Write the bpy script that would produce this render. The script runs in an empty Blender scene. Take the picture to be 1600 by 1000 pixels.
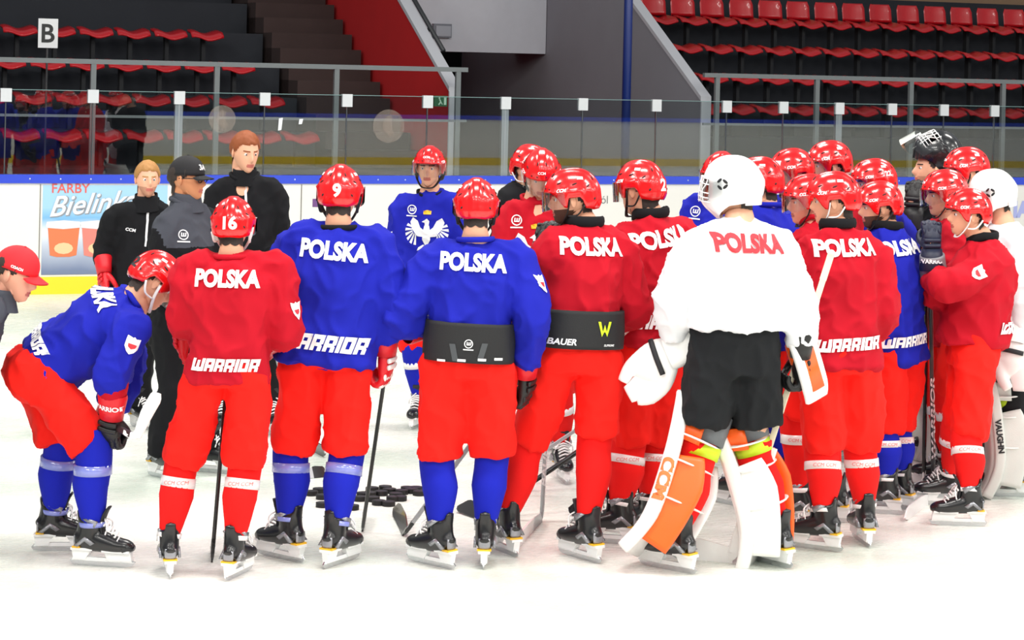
import bpy, bmesh, math, random
import numpy as np
from mathutils import Vector as V, Matrix, noise
from mathutils.bvhtree import BVHTree
random.seed(7)
SC = bpy.context.scene
COL = SC.collection
R = math.radians
# ------------------------------------------------------------------ camera
F, CH, ROLL, PPU, PPV = 3600.0, 2.47, R(1.29), 800.0, 106.8
cd = bpy.data.cameras.new('camera'); cam = bpy.data.objects.new('camera', cd); COL.objects.link(cam)
cd.sensor_width = 36; cd.lens = 36 * F / 1600; cd.shift_y = -(500 - PPV) / 1600; cd.clip_end = 300
cam.matrix_world = Matrix.Translation((0, 0, CH)) @ Matrix.Rotation(R(90), 4, 'X') @ Matrix.Rotation(ROLL, 4, 'Z')
SC.camera = cam
# ------------------------------------------------------------------ world, lamps, exposure
w = bpy.data.worlds.new('hall'); SC.world = w; w.use_nodes = True
w.node_tree.nodes['Background'].inputs[0].default_value = (0.93, 0.96, 1.0, 1)
w.node_tree.nodes['Background'].inputs[1].default_value = 0.33
SC.view_settings.view_transform = 'Standard'; SC.view_settings.look = 'None'
SC.view_settings.exposure = 0.0; SC.view_settings.gamma = 1.0; SC.view_settings.use_curve_mapping = False
def lamp(loc, aim, sx, sy, power, col=(1, 0.97, 0.92)):
    l = bpy.data.lights.new('hall_lamp', 'AREA'); l.shape = 'RECTANGLE'; l.size = sx; l.size_y = sy; l.energy = power; l.color = col
    o = bpy.data.objects.new('hall_lamp', l); COL.objects.link(o); o.location = loc
    o.rotation_euler = (V(aim) - V(loc)).to_track_quat('-Z', 'Y').to_euler()
# rows of lamps hung over the ice
for lx in (-7, 0, 7, 15, 23, 31):
    for ly in (-6.0, 2.0, 9.5, 17.0):
        lamp((lx, ly, 8.5), (lx, ly + 0.9, 0), 3.2, 1.6, 450)
# ------------------------------------------------------------------ helpers
def ray(u, v):
    du, dv = u - PPU, PPV - v
    return (du * math.cos(ROLL) - dv * math.sin(ROLL)) / F, (du * math.sin(ROLL) + dv * math.cos(ROLL)) / F
def at(u, v, y):
    a, b = ray(u, v); return V((a * y, y, CH + b * y))
def ground(u, v):
    a, b = ray(u, v); y = -CH / b; return V((a * y, y, 0))
def lin(c):
    return tuple(((x / 255) / 12.92 if x / 255 <= 0.04045 else ((x / 255 + 0.055) / 1.055) ** 2.4) for x in c) + (1,)
MATS = {}
def mat(name, rgb, rough=0.6, metal=0.0, spec=0.5, bump=0.0, bscale=300.0, var=0.0, vscale=6.0, coat=0.0, emit=0.0, sheen=0.0):
    if name in MATS: return MATS[name]
    m = bpy.data.materials.new(name); m.use_nodes = True; nt = m.node_tree; b = nt.nodes['Principled BSDF']
    b.inputs['Base Color'].default_value = lin(rgb); b.inputs['Roughness'].default_value = rough
    b.inputs['Metallic'].default_value = metal; b.inputs['Specular IOR Level'].default_value = spec
    b.inputs['Coat Weight'].default_value = coat; b.inputs['Sheen Weight'].default_value = sheen
    if emit: b.inputs['Emission Color'].default_value = lin(rgb); b.inputs['Emission Strength'].default_value = emit
    tc = nt.nodes.new('ShaderNodeTexCoord')
    if bump:
        n = nt.nodes.new('ShaderNodeTexNoise'); n.inputs['Scale'].default_value = bscale; n.inputs['Detail'].default_value = 2
        bp = nt.nodes.new('ShaderNodeBump'); bp.inputs['Strength'].default_value = bump; bp.inputs['Distance'].default_value = 0.004
        nt.links.new(tc.outputs['Object'], n.inputs['Vector']); nt.links.new(n.outputs['Fac'], bp.inputs['Height'])
        nt.links.new(bp.outputs['Normal'], b.inputs['Normal'])
    if var:
        n = nt.nodes.new('ShaderNodeTexNoise'); n.inputs['Scale'].default_value = vscale; n.inputs['Detail'].default_value = 4
        mx = nt.nodes.new('ShaderNodeMix'); mx.data_type = 'RGBA'; c = lin(rgb)
        mx.inputs[6].default_value = c; mx.inputs[7].default_value = tuple(x * (1 - var) for x in c[:3]) + (1,)
        nt.links.new(tc.outputs['Object'], n.inputs['Vector']); nt.links.new(n.outputs['Fac'], mx.inputs[0])
        nt.links.new(mx.outputs[2], b.inputs['Base Color'])
    MATS[name] = m; return m
def fabric(name, rgb): return mat(name, rgb, rough=0.85, spec=0.25, bump=0.25, bscale=500, var=0.10, vscale=5)
def clear(name, tint, ior=1.5, rough=0.02, extra=0.0):
    if name in MATS: return MATS[name]
    m = bpy.data.materials.new(name); m.use_nodes = True; nt = m.node_tree; nt.nodes.clear()
    o = nt.nodes.new('ShaderNodeOutputMaterial'); mx = nt.nodes.new('ShaderNodeMixShader'); t = nt.nodes.new('ShaderNodeBsdfTransparent')
    g = nt.nodes.new('ShaderNodeBsdfGlossy'); fr = nt.nodes.new('ShaderNodeFresnel'); ad = nt.nodes.new('ShaderNodeMath'); ad.operation = 'ADD'
    ad.use_clamp = True; ad.inputs[1].default_value = extra
    t.inputs[0].default_value = tint; g.inputs['Roughness'].default_value = rough; fr.inputs[0].default_value = ior
    nt.links.new(fr.outputs[0], ad.inputs[0]); nt.links.new(ad.outputs[0], mx.inputs[0]); nt.links.new(t.outputs[0], mx.inputs[1])
    nt.links.new(g.outputs[0], mx.inputs[2]); nt.links.new(mx.outputs[0], o.inputs[0]); MATS[name] = m; return m

class MB:
    def __init__(s): s.v = []; s.f = []; s.m = []
    def add(s, vs, fs, mi=0):
        o = len(s.v); s.v += [V(p) for p in vs]; s.f += [tuple(i + o for i in f) for f in fs]; s.m += [mi] * len(fs); return s
    def box(s, c, size, mi=0, M=None):
        c = V(c); h = V(size) / 2; vs = []
        for sx in (-1, 1):
            for sy in (-1, 1):
                for sz in (-1, 1): vs.append(c + V((sx * h.x, sy * h.y, sz * h.z)))
        if M: vs = [M @ p for p in vs]
        return s.add(vs, [(0, 1, 3, 2), (4, 6, 7, 5), (0, 4, 5, 1), (2, 3, 7, 6), (0, 2, 6, 4), (1, 5, 7, 3)], mi)
    def rings(s, rs, mi=0, cap=True):
        n = len(rs[0]); o = len(s.v); vs = [p for r in rs for p in r]; fs = []
        for i in range(len(rs) - 1):
            for j in range(n):
                k = (j + 1) % n; fs.append((i * n + j, i * n + k, (i + 1) * n + k, (i + 1) * n + j))
        if cap: fs.append(tuple(range(n - 1, -1, -1))); fs.append(tuple((len(rs) - 1) * n + j for j in range(n)))
        return s.add(vs, fs, mi)
    def tube(s, pts, rad, n=14, ref=None, sub=4, mi=0, cap=True, ex=2.0):
        P, Q = spline(pts, rad, sub); ref = V(ref) if ref is not None else V((0.13, 0.27, 0.95)); rs = []
        for i, p in enumerate(P):
            t = (P[min(i + 1, len(P) - 1)] - P[max(i - 1, 0)]).normalized(); u = ref - t * t.dot(ref)
            if u.length < 1e-3: u = t.orthogonal()
            u.normalize(); w_ = t.cross(u); ra, rb = Q[i]; r = []
            for j in range(n):
                a = 2 * math.pi * j / n; c, d = math.cos(a), math.sin(a)
                c = math.copysign(abs(c) ** (2 / ex), c); d = math.copysign(abs(d) ** (2 / ex), d)
                r.append(p + u * (ra * c) + w_ * (rb * d))
            rs.append(r)
        return s.rings(rs, mi, cap)
    def ball(s, c, r, n=12, mi=0, M=None):
        c = V(c); r = V(r) if not isinstance(r, (int, float)) else V((r, r, r)); m = n // 2 + 1; vs = []; fs = []
        for i in range(m + 1):
            th = math.pi * i / m
            for j in range(n):
                ph = 2 * math.pi * j / n
                d = V((math.sin(th) * math.cos(ph) * r.x, math.sin(th) * math.sin(ph) * r.y, math.cos(th) * r.z))
                vs.append(c + (M @ d if M else d))
        for i in range(m):
            for j in range(n):
                k = (j + 1) % n; fs.append((i * n + j, (i + 1) * n + j, (i + 1) * n + k, i * n + k))
        return s.add(vs, fs, mi)
    def prism(s, outline, y0, y1, mi=0, M=None):      # outline in xz, extruded along y
        n = len(outline); vs = [V((x, y0, z)) for x, z in outline] + [V((x, y1, z)) for x, z in outline]
        if M: vs = [M @ p for p in vs]
        fs = [tuple(range(n)), tuple(range(2 * n - 1, n - 1, -1))] + [(i, i + n, (i + 1) % n + n, (i + 1) % n) for i in range(n)]
        return s.add(vs, fs, mi)
    def mesh(s, name, mats, smooth=True):
        me = bpy.data.meshes.new(name); me.from_pydata([tuple(p) for p in s.v], [], s.f)
        for m in mats: me.materials.append(m)
        if len(mats) > 1: me.polygons.foreach_set('material_index', s.m)
        if smooth: me.polygons.foreach_set('use_smooth', [True] * len(me.polygons))
        me.validate()
        bm = bmesh.new(); bm.from_mesh(me); bmesh.ops.recalc_face_normals(bm, faces=bm.faces); bm.to_mesh(me); bm.free()
        return me
    def build(s, name, mats, parent=None, smooth=True):
        if not isinstance(mats, (list, tuple)): mats = [mats]
        return link(name, s.mesh(name, mats, smooth), parent)
def link(name, me, parent=None, M=None):
    o = bpy.data.objects.new(name, me); COL.objects.link(o)
    if parent is not None: o.parent = parent
    if M is not None: o.matrix_local = M
    return o
def empty(name, loc):
    o = bpy.data.objects.new(name, None); COL.objects.link(o); o.location = loc; o.empty_display_size = 0.1; return o
def tag(o, label=None, cat=None, group=None, kind=None):
    if label: o['label'] = label
    if cat: o['category'] = cat
    if group: o['group'] = group
    if kind: o['kind'] = kind
    return o
def spline(pts, rad, sub):
    pts = [V(p) for p in pts]; rad = [r if isinstance(r, (tuple, list)) else (r, r) for r in rad]
    if sub <= 1: return pts, rad
    P, Q = [], []; n = len(pts)
    for i in range(n - 1):
        p0, p1, p2, p3 = pts[max(i - 1, 0)], pts[i], pts[i + 1], pts[min(i + 2, n - 1)]
        for k in range(sub):
            t = k / sub
            P.append(0.5 * ((2 * p1) + (p2 - p0) * t + (2 * p0 - 5 * p1 + 4 * p2 - p3) * t * t + (3 * p1 - p0 - 3 * p2 + p3) * t ** 3))
            Q.append(tuple(rad[i][c] * (1 - t) + rad[i + 1][c] * t for c in (0, 1)))
    P.append(pts[-1]); Q.append(rad[-1]); return P, Q
TMP = bpy.data.scenes.new('work')
def baked(o):
    TMP.collection.objects.link(o)
    with bpy.context.temp_override(scene=TMP, view_layer=TMP.view_layers[0]):
        dg = bpy.context.evaluated_depsgraph_get(); return bpy.data.meshes.new_from_object(o.evaluated_get(dg))
def remesh(mb, voxel, smooth=4, wr=0.0, wscale=(9, 9, 3.2), seed=0.0):
    """union of the lofts in mb as one smooth continuous surface, with cloth folds of height wr"""
    me = mb.mesh('tmp', [], False); o = bpy.data.objects.new('tmp', me)
    md = o.modifiers.new('r', 'REMESH'); md.mode = 'VOXEL'; md.voxel_size = voxel; md.use_smooth_shade = True
    res = baked(o)
    bpy.data.objects.remove(o); bpy.data.meshes.remove(me)
    n = len(res.vertices); co = np.empty(n * 3, np.float32); res.vertices.foreach_get('co', co); co = co.reshape(-1, 3).astype(np.float64)
    e = np.empty(len(res.edges) * 2, np.int32); res.edges.foreach_get('vertices', e); e = e.reshape(-1, 2)
    deg = np.bincount(e.ravel(), minlength=n)[:, None].clip(1)
    def sm(c):
        a = np.zeros_like(c); np.add.at(a, e[:, 0], c[e[:, 1]]); np.add.at(a, e[:, 1], c[e[:, 0]]); return a / deg
    for _ in range(smooth): co = co * 0.4 + sm(co) * 0.6
    res.vertices.foreach_set('co', co.astype(np.float32).ravel()); res.update()
    if wr:
        nr = np.array([v.normal[:] for v in res.vertices])
        N_ = noise.noise; a_, b_, c_ = wscale
        d = np.array([(1 - abs(N_((p[0] * a_ * .62 + seed, p[1] * b_ * .62, p[2] * c_ * .7 + p[0] * 2)))) ** 4 + .7 * (1 - abs(N_((p[0] * 9 + p[2] * 6 + seed, p[1] * 9 + 3, p[2] * 7 - p[0] * 5)))) ** 5 + .9 * N_((p[0] * 4 + seed, p[1] * 4, p[2] * 4)) for p in co])
        d -= d.mean()
        co = co + nr * (d * wr)[:, None]; res.vertices.foreach_set('co', co.astype(np.float32).ravel())
    res.polygons.foreach_set('use_smooth', [True] * len(res.polygons)); res.update(); return res
def setmesh(me, name, m):
    me.name = name; me.materials.clear(); me.materials.append(m); return me
# ------------------------------------------------------------------ lettering laid on surfaces
GEO = {}
def bisected(bm, sx, sy):
    xs = [v.co.x for v in bm.verts]; ys = [v.co.y for v in bm.verts]
    for lo, hi, st, ax in ((min(xs), max(xs), sx, 0), (min(ys), max(ys), sy, 1)):
        k = lo + st
        while k < hi - 1e-4:
            co = (k, 0, 0) if ax == 0 else (0, k, 0); no = (1, 0, 0) if ax == 0 else (0, 1, 0)
            bmesh.ops.bisect_plane(bm, geom=bm.verts[:] + bm.edges[:] + bm.faces[:], plane_co=co, plane_no=no); k += st
def text_geo(s, bold=0.035, shear=0.0, narrow=1.0):
    key = (s, bold, shear, narrow)
    if key in GEO: return GEO[key]
    c = bpy.data.curves.new('t', 'FONT'); c.body = s; c.offset = bold; c.shear = shear; c.align_x = 'CENTER'; c.resolution_u = 4; c.space_character = 1.0
    o = bpy.data.objects.new('t', c)
    me = baked(o); bpy.data.objects.remove(o); bpy.data.curves.remove(c)
    bm = bmesh.new(); bm.from_mesh(me); bpy.data.meshes.remove(me)
    for v in bm.verts: v.co.x *= narrow
    GEO[key] = norm_geo(bm); return GEO[key]
def norm_geo(bm):
    xs = [v.co.x for v in bm.verts]; ys = [v.co.y for v in bm.verts]; W = max(xs) - min(xs); cx = (max(xs) + min(xs)) / 2; cy = (max(ys) + min(ys)) / 2
    for v in bm.verts: v.co = ((v.co.x - cx) / W, (v.co.y - cy) / W, 0)
    bisected(bm, 0.035, 0.035)
    bm.verts.index_update(); r = ([tuple(v.co) for v in bm.verts], [tuple(v.index for v in f.verts) for f in bm.faces]); bm.free(); return r
def poly_geo(key, polys):
    if key in GEO: return GEO[key]
    bm = bmesh.new()
    for p in polys: bm.faces.new([bm.verts.new((x, y, 0)) for x, y in p])
    bmesh.ops.triangulate(bm, faces=bm.faces)
    GEO[key] = norm_geo(bm); return GEO[key]
BLK = {'W': [(0, 0, 1.9, 6), (3.0, 0, 4.8, 5.2), (5.9, 0, 7.8, 6), (0, 0, 7.8, 1.9)],
       'A': [(0, 0, 1.9, 6), (3.7, 0, 5.6, 6), (0, 4.4, 5.6, 6), (0, 1.7, 5.6, 3.1)],
       'R': [(0, 0, 1.9, 6), (3.7, 2.6, 5.6, 6), (0, 4.4, 5.6, 6), (0, 1.7, 5.0, 3.1), (3.5, 0, 5.4, 2)],
       'I': [(0, 0, 1.9, 6)], 'O': [(0, 0, 1.9, 6), (3.7, 0, 5.6, 6), (0, 4.4, 5.6, 6), (0, 0, 5.6, 1.6)]}
def warrior_geo():
    x = 0; ps = []
    for ch in 'WARRIOR':
        for a, b, c, d in BLK[ch]: ps.append([(x + q + 0.36 * r, r * 1.3) for q, r in ((a, b), (c, b), (c, d), (a, d))])
        x += max(k[2] for k in BLK[ch]) + 0.55
    return poly_geo('WARRIOR*', ps)
def ring_logo():
    ps = []; n = 20
    for i in range(n):
        a, b = 2 * math.pi * i / n, 2 * math.pi * (i + 1) / n
        ps.append([(r * math.cos(t), 0.35 + r * math.sin(t)) for r, t in ((1, a), (1, b), (0.8, b), (0.8, a))])
    for a, b, c, d in ((-.5, 0, -.28, .75), (-.1, 0, .12, .7), (.3, 0, .52, .75), (-.5, 0, .52, .2)): ps.append([(q + .12 * r, r) for q, r in ((a, b), (c, b), (c, d), (a, d))])
    ps.append([(-1.15, -1.1), (1.15, -1.1), (1.15, -0.85), (-1.15, -0.85)])
    return poly_geo('ring', ps)
def eagle_geo():
    ps = [[(-.13, .55), (.13, .55), (.2, .2), (.22, -.2), (0, -.62), (-.22, -.2), (-.2, .2)],
          [(-.1, .55), (.1, .55), (.13, .78), (0, .92), (-.12, .84), (-.27, .74), (-.12, .7)], [(-.2, -.5), (.2, -.5), (.3, -.95), (.1, -.85), (0, -1.02), (-.1, -.85), (-.3, -.95)]]
    for s in (-1, 1):
        ps.append([(s * .15, .3), (s * .34, .45), (s * .5, .78), (s * .78, .95), (s * .92, .7), (s * .8, .35), (s * .5, -.02), (s * .18, -.05)])
        for k in range(6):
            a = R(38 - k * 23); b = a - R(13); c = (s * .55, .3)
            ps.append([(c[0] + s * .22 * math.cos(a), c[1] + .22 * math.sin(a)), (c[0] + s * .62 * math.cos(a), c[1] + .7 * math.sin(a) - .1), (c[0] + s * .62 * math.cos(b), c[1] + .7 * math.sin(b) - .1), (c[0] + s * .2 * math.cos(b), c[1] + .22 * math.sin(b))])
        ps.append([(s * .15, -.45), (s * .42, -.62), (s * .5, -.8), (s * .36, -.74), (s * .3, -.86), (s * .12, -.62)])
    return poly_geo('eagle', ps)
def rect_geo(h): return poly_geo('rect%.3f' % h, [[(-1, -h), (1, -h), (1, h), (-1, h)]])
def shield_geo(): return poly_geo('shield', [[(-1, 1.1), (-.3, .9), (0, 1.1), (.3, .9), (1, 1.1), (.95, -.3), (.5, -.9), (0, -1.2), (-.5, -.9), (-.95, -.3)]])
def bvh_of(me, M=None):
    vs = [(M @ v.co) if M is not None else v.co.copy() for v in me.vertices]
    return BVHTree.FromPolygons(vs, [tuple(p.vertices) for p in me.polygons])
def decal(name, geo, bvh, C, N, U, width, m, parent, lift=0.004, rot=0.0, far=0.45):
    """flat print pressed on a surface: C centre, N outward, U up, all in the parent's frame of the bvh"""
    N = V(N).normalized(); U = V(U); U = (U - N * U.dot(N)).normalized(); Rr = U.cross(N)
    if rot: q = Matrix.Rotation(rot, 3, N); U = q @ U; Rr = q @ Rr
    vs = []; ok = []
    for x, y, _ in geo[0]:
        p = V(C) + Rr * (x * width) + U * (y * width); h = bvh.ray_cast(p + N * far, -N, far * 2 + 0.2)
        if h[0] is None: vs.append(p); ok.append(False)
        else: vs.append(h[0] + N * lift); ok.append(h[1].dot(N) > -2)
    fs = [f for f in geo[1] if all(ok[i] for i in f)]
    if not fs: print('decal missed', name); return None
    mb = MB(); mb.add(vs, fs); return mb.build(name, m, parent, smooth=False)
# ------------------------------------------------------------------ materials
RED, BLUE, WHITE, BLACK = fabric('red_jersey', (188, 10, 34)), fabric('blue_jersey', (24, 32, 168)), fabric('white_jersey', (236, 238, 242)), fabric('black_cloth', (17, 18, 22))
PANT = fabric('red_pants', (250, 30, 20)); BPANT = fabric('black_pants', (26, 28, 31)); RSOCK = fabric('red_socks', (240, 24, 22)); BSOCK = fabric('blue_socks', (22, 34, 180))
GREYC = fabric('grey_cloth', (70, 73, 82)); INK = mat('white_print', (245, 245, 248), 0.7); REDINK = mat('red_print', (222, 50, 60), 0.7); BLKINK = mat('black_print', (25, 25, 30), 0.6)
TAPE = mat('clear_tape', (238, 235, 235), 0.25, spec=0.7); TAPEB = mat('shiny_tape', (130, 140, 215), 0.15, spec=0.9)
HRED = mat('red_shell', (222, 14, 20), 0.24, coat=0.5); HDARK = mat('vent_dark', (40, 4, 8), 0.6); HWHITE = mat('white_shell', (240, 240, 240), 0.2, coat=0.5); HBLACK = mat('black_shell', (20, 22, 26), 0.25, coat=0.4)
STRAPB, STRAPW = mat('black_strap', (18, 18, 20), 0.6), mat('white_strap', (235, 235, 235), 0.5)
VISOR = clear('clear_visor', (0.93, 0.95, 0.96, 1), extra=0.05)
GBLACK, GRED, GNAVY, GWHITE, GORANGE = mat('black_leather', (20, 20, 22), 0.45, bump=0.2), mat('red_leather', (214, 22, 36), 0.45, bump=0.2), mat('navy_leather', (20, 28, 54), 0.45, bump=0.2), mat('white_leather', (238, 238, 236), 0.4, bump=0.15), mat('orange_leather', (255, 98, 22), 0.4, bump=0.15)
BOOT, BOOTS, HOLD, STEEL, LACE, SILVER = mat('boot_black', (24, 25, 28), 0.28, coat=0.2), mat('boot_silver', (150, 152, 158), 0.25, metal=0.5), mat('holder_white', (238, 240, 240), 0.35), mat('runner_steel', (200, 202, 205), 0.2, metal=0.9), mat('lace_white', (240, 240, 240), 0.8), mat('shaft_silver', (170, 172, 176), 0.3, metal=0.3)
YEL = mat('yellow_accent', (246, 190, 40), 0.4); LIME = mat('lime_accent', (196, 224, 30), 0.5)
SHAFT = mat('shaft_black', (18, 18, 20), 0.25, coat=0.3); CREAM = mat('cream_tape', (232, 222, 196), 0.7)
EYEW, EYED = mat('eye_white', (225, 222, 218), 0.2), mat('eye_dark', (38, 30, 26), 0.15)
LIP = mat('lips', (188, 104, 92), 0.5)
def skin(i): return [mat('skin_fair', (236, 178, 146), 0.5, spec=0.35, var=0.12, vscale=14), mat('skin_tan', (214, 146, 104), 0.5, spec=0.35, var=0.12, vscale=14), mat('skin_pink', (240, 172, 146), 0.5, spec=0.35, var=0.12, vscale=14)][i]
def hairm(i): return [mat('hair_dark', (44, 32, 26), 0.6, bump=0.6, bscale=220), mat('hair_blond', (172, 124, 68), 0.6, bump=0.6, bscale=220), mat('hair_ginger', (142, 72, 30), 0.6, bump=0.6, bscale=220)][i]
STUB = mat('stubble', (206, 148, 120), 0.6, var=0.3, vscale=90); BEARD = mat('beard', (84, 56, 42), 0.8, bump=0.6, bscale=200)
# ================================================================== THE HALL
BO = V((-4.89, 24.06, 0)); BE = V((0.922, 0.386, 0)).normalized(); BN = V((-BE.y, BE.x, 0))
def W(t, q, z): return BO + BE * t + BN * q + V((0, 0, z))
def on_plane(u, v, q):
    """t, z where the sight line through a photo point meets the plane q behind the boards"""
    a, b = ray(u, v); d = V((a, 1, b)); k = (q - (V((0, 0, CH)) - BO).dot(BN)) / d.dot(BN); p = V((0, 0, CH)) + d * k
    return (p - BO).dot(BE), p.z
def t_at(u, q, v=200): return on_plane(u, v, q)[0]
BM = Matrix(((BE.x, BN.x, 0, BO.x), (BE.y, BN.y, 0, BO.y), (0, 0, 1, 0), (0, 0, 0, 1)))   # local (t, q, z) to the hall
def hall(name, mb, m, parent=None, smooth=False, label=None, cat=None, kind='structure'):
    o = link(name, mb.mesh(name, m if isinstance(m, list) else [m], smooth), parent)
    if parent is None: o.matrix_world = BM; tag(o, label, cat, None, kind)
    return o
# ice
ice = bpy.data.materials.new('ice'); ice.use_nodes = True; nt = ice.node_tree; b = nt.nodes['Principled BSDF']
b.inputs['Roughness'].default_value = 0.22; b.inputs['Specular IOR Level'].default_value = 0.35
tc = nt.nodes.new('ShaderNodeTexCoord'); n1 = nt.nodes.new('ShaderNodeTexNoise'); n1.inputs['Scale'].default_value = 0.7; n1.inputs['Detail'].default_value = 5
cr = nt.nodes.new('ShaderNodeValToRGB'); cr.color_ramp.elements[0].color = lin((206, 218, 206)); cr.color_ramp.elements[1].color = lin((243, 242, 236)); cr.color_ramp.elements[0].position = 0.36; cr.color_ramp.elements[1].position = 0.58
mp = nt.nodes.new('ShaderNodeMapping'); mp.inputs['Scale'].default_value = (2.2, 9, 1); mp.inputs['Rotation'].default_value = (0, 0, 0.5)
n2 = nt.nodes.new('ShaderNodeTexNoise'); n2.inputs['Scale'].default_value = 3; n2.inputs['Detail'].default_value = 8; n2.inputs['Roughness'].default_value = 0.75
bp = nt.nodes.new('ShaderNodeBump'); bp.inputs['Strength'].default_value = 0.18; bp.inputs['Distance'].default_value = 0.01
r2 = nt.nodes.new('ShaderNodeMapRange'); r2.inputs[3].default_value = 0.14; r2.inputs[4].default_value = 0.42
for a_, b_ in ((tc.outputs['Object'], n1.inputs['Vector']), (n1.outputs['Fac'], cr.inputs['Fac']), (cr.outputs['Color'], b.inputs['Base Color']), (tc.outputs['Object'], mp.inputs['Vector']), (mp.outputs['Vector'], n2.inputs['Vector']), (n2.outputs['Fac'], bp.inputs['Height']), (bp.outputs['Normal'], b.inputs['Normal']), (n2.outputs['Fac'], r2.inputs[0]), (r2.outputs[0], b.inputs['Roughness'])): nt.links.new(a_, b_)
mb = MB(); mb.add([(-30, -30.5, 0), (64, -30.5, 0), (64, 0, 0), (-30, 0, 0)], [(0, 1, 2, 3)])
hall('floor', mb, ice, label='white scratched ice of the rink')
mb = MB(); mb.box((0, 17, -0.06), (70, 34.6, 0.1)); hall('floor_hall', mb, mat('hall_floor', (62, 63, 66), 0.7, var=0.2), label='dark concrete floor behind the rink boards')
# boards
BWHITE = mat('board_white', (232, 231, 226), 0.35, var=0.06, vscale=1.5); BBLUE = mat('board_blue', (44, 72, 205), 0.35); BYEL = mat('board_yellow', (250, 214, 40), 0.4)
bh = 1.25; T0, T1 = -14.0, 22.0
mb = MB(); mb.box(((T0 + T1) / 2, 0.05, 0.62), (T1 - T0, 0.08, 1.2)); boards = hall('wall_boards', mb, BWHITE, label='white rink boards with blue top rail and yellow kick plate')
mb = MB(); mb.box(((T0 + T1) / 2, 0.045, bh - 0.045), (T1 - T0, 0.12, 0.09)); hall('top_rail', mb, BBLUE, boards)
mb = MB(); mb.box(((T0 + T1) / 2, 0.0, 0.09), (T1 - T0, 0.05, 0.18)); hall('kick_plate', mb, BYEL, boards)
mb = MB()
for i in range(70):
    mb.ball((T0 + 3 + i * 0.32, -0.017, bh - 0.045), (0.009, 0.004, 0.009), 8)
hall('rail_screws', mb, mat('screw', (190, 200, 230), 0.3, metal=0.6), boards)['kind'] = 'stuff'
# joints between the board panels: thin recessed strips
for i, u in enumerate((62, 330, 470, 1020, 1420)):
    mb = MB(); mb.box((t_at(u, 0, 360), 0.008, 0.66), (0.008, 0.01, 0.98)); hall('board_joint', mb, mat('joint', (120, 118, 112), 0.8), boards)
# the glass on top: a pane per bay, posts and caps
us = [-535, -398, -262, -127, 9, 145, 280, 413.5, 542, 668, 790, 910.5, 1025.5, 1135.5, 1224, 1311.5, 1394, 1475, 1554, 1630, 1703, 1775, 1846]
ts = [t_at(u, 0.06, 160) for u in us]; GT = 2.13
GLASS = clear('rink_glass', (0.86, 0.9, 0.9, 1), extra=0.05, rough=0.01); PLEX = mat('clip_grey', (200, 204, 208), 0.3); ALU = mat('aluminium', (168, 174, 180), 0.35, metal=0.5); EDGE = mat('glass_edge', (120, 150, 150), 0.2)
for i in range(len(ts) - 1):
    mb = MB(); mb.box(((ts[i] + ts[i + 1]) / 2, 0.06, (bh + GT) / 2), (ts[i + 1] - ts[i] - 0.012, 0.012, GT - bh)); hall('glass_pane', mb, GLASS, boards)
    mb = MB(); mb.box(((ts[i] + ts[i + 1]) / 2, 0.06, GT + 0.003), (ts[i + 1] - ts[i] - 0.012, 0.012, 0.006)); hall('pane_edge', mb, EDGE, boards)
for u, t in zip(us, ts):
    full = u in (280, 790, 1311.5, -262)
    mb = MB(); mb.box((t, 0.06, GT - 0.055), (0.115, 0.05, 0.14)); o = hall('glass_clip', mb, PLEX, boards)
    mb = MB(); mb.box((t, 0.085 if full else 0.07, (bh + GT - 0.1) / 2), (0.085 if full else 0.012, 0.05 if full else 0.02, GT - 0.1 - bh)); hall('glass_post', mb, ALU if full else mat('joint_dark', (70, 76, 80), 0.4), boards)
# printed ads on the boards
def board_print(name, geo, u, v, width, m, rot=0.0, lift=0.006, parent=boards):
    t, z = on_plane(u, v, 0.01); mb = MB()
    cs, sn = math.cos(rot), math.sin(rot)
    mb.add([(t + width * (x * cs - y * sn), 0.01 - lift, z + width * (x * sn + y * cs)) for x, y, _ in geo[0]], geo[1]); return hall(name, mb, m, parent)
ad = bpy.data.materials.new('ad_print'); ad.use_nodes = True; nt = ad.node_tree; b = nt.nodes['Principled BSDF']; b.inputs['Roughness'].default_value = 0.35
tc = nt.nodes.new('ShaderNodeTexCoord'); sp = nt.nodes.new('ShaderNodeSeparateXYZ'); ns = nt.nodes.new('ShaderNodeTexNoise'); ns.inputs['Scale'].default_value = 3
ma = nt.nodes.new('ShaderNodeMath'); ma.operation = 'MULTIPLY_ADD'; ma.inputs[1].default_value = 0.35; cr = nt.nodes.new('ShaderNodeValToRGB')
e = cr.color_ramp.elements; e[0].position = 0.3; e[0].color = lin((112, 128, 160)); e[1].position = 1.25 / 1.3; e[1].color = lin((160, 205, 235))
for ps_, c_ in ((0.55, (190, 200, 216)), (0.72, (230, 236, 242)), (0.86, (120, 180, 225))): q_ = e.new(ps_); q_.color = lin(c_)
for a_, b_ in ((tc.outputs['Object'], sp.inputs[0]), (tc.outputs['Object'], ns.inputs['Vector']), (ns.outputs['Fac'], ma.inputs[0]), (sp.outputs['Z'], ma.inputs[2]), (ma.outputs[0], cr.inputs[0]), (cr.outputs[0], b.inputs['Base Color'])): nt.links.new(a_, b_)
ma.inputs[1].default_value = 0.12
ta, zb = on_plane(64, 430, 0.01); tb, zt = on_plane(262, 287, 0.01)
mb = MB(); mb.add([(ta, 0.007, 0.2), (tb, 0.007, 0.2), (tb, 0.007, 1.14), (ta, 0.007, 1.14)], [(0, 1, 2, 3)]); hall('ad_panel', mb, ad, boards)
ARED = mat('ad_red', (222, 96, 88), 0.5); AGREY = mat('ad_grey', (140, 146, 156), 0.5); AWH = mat('ad_white', (225, 228, 232), 0.5); AOR = mat('ad_orange', (226, 120, 76), 0.5); APINK = mat('ad_pink', (222, 128, 116), 0.5)
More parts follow.
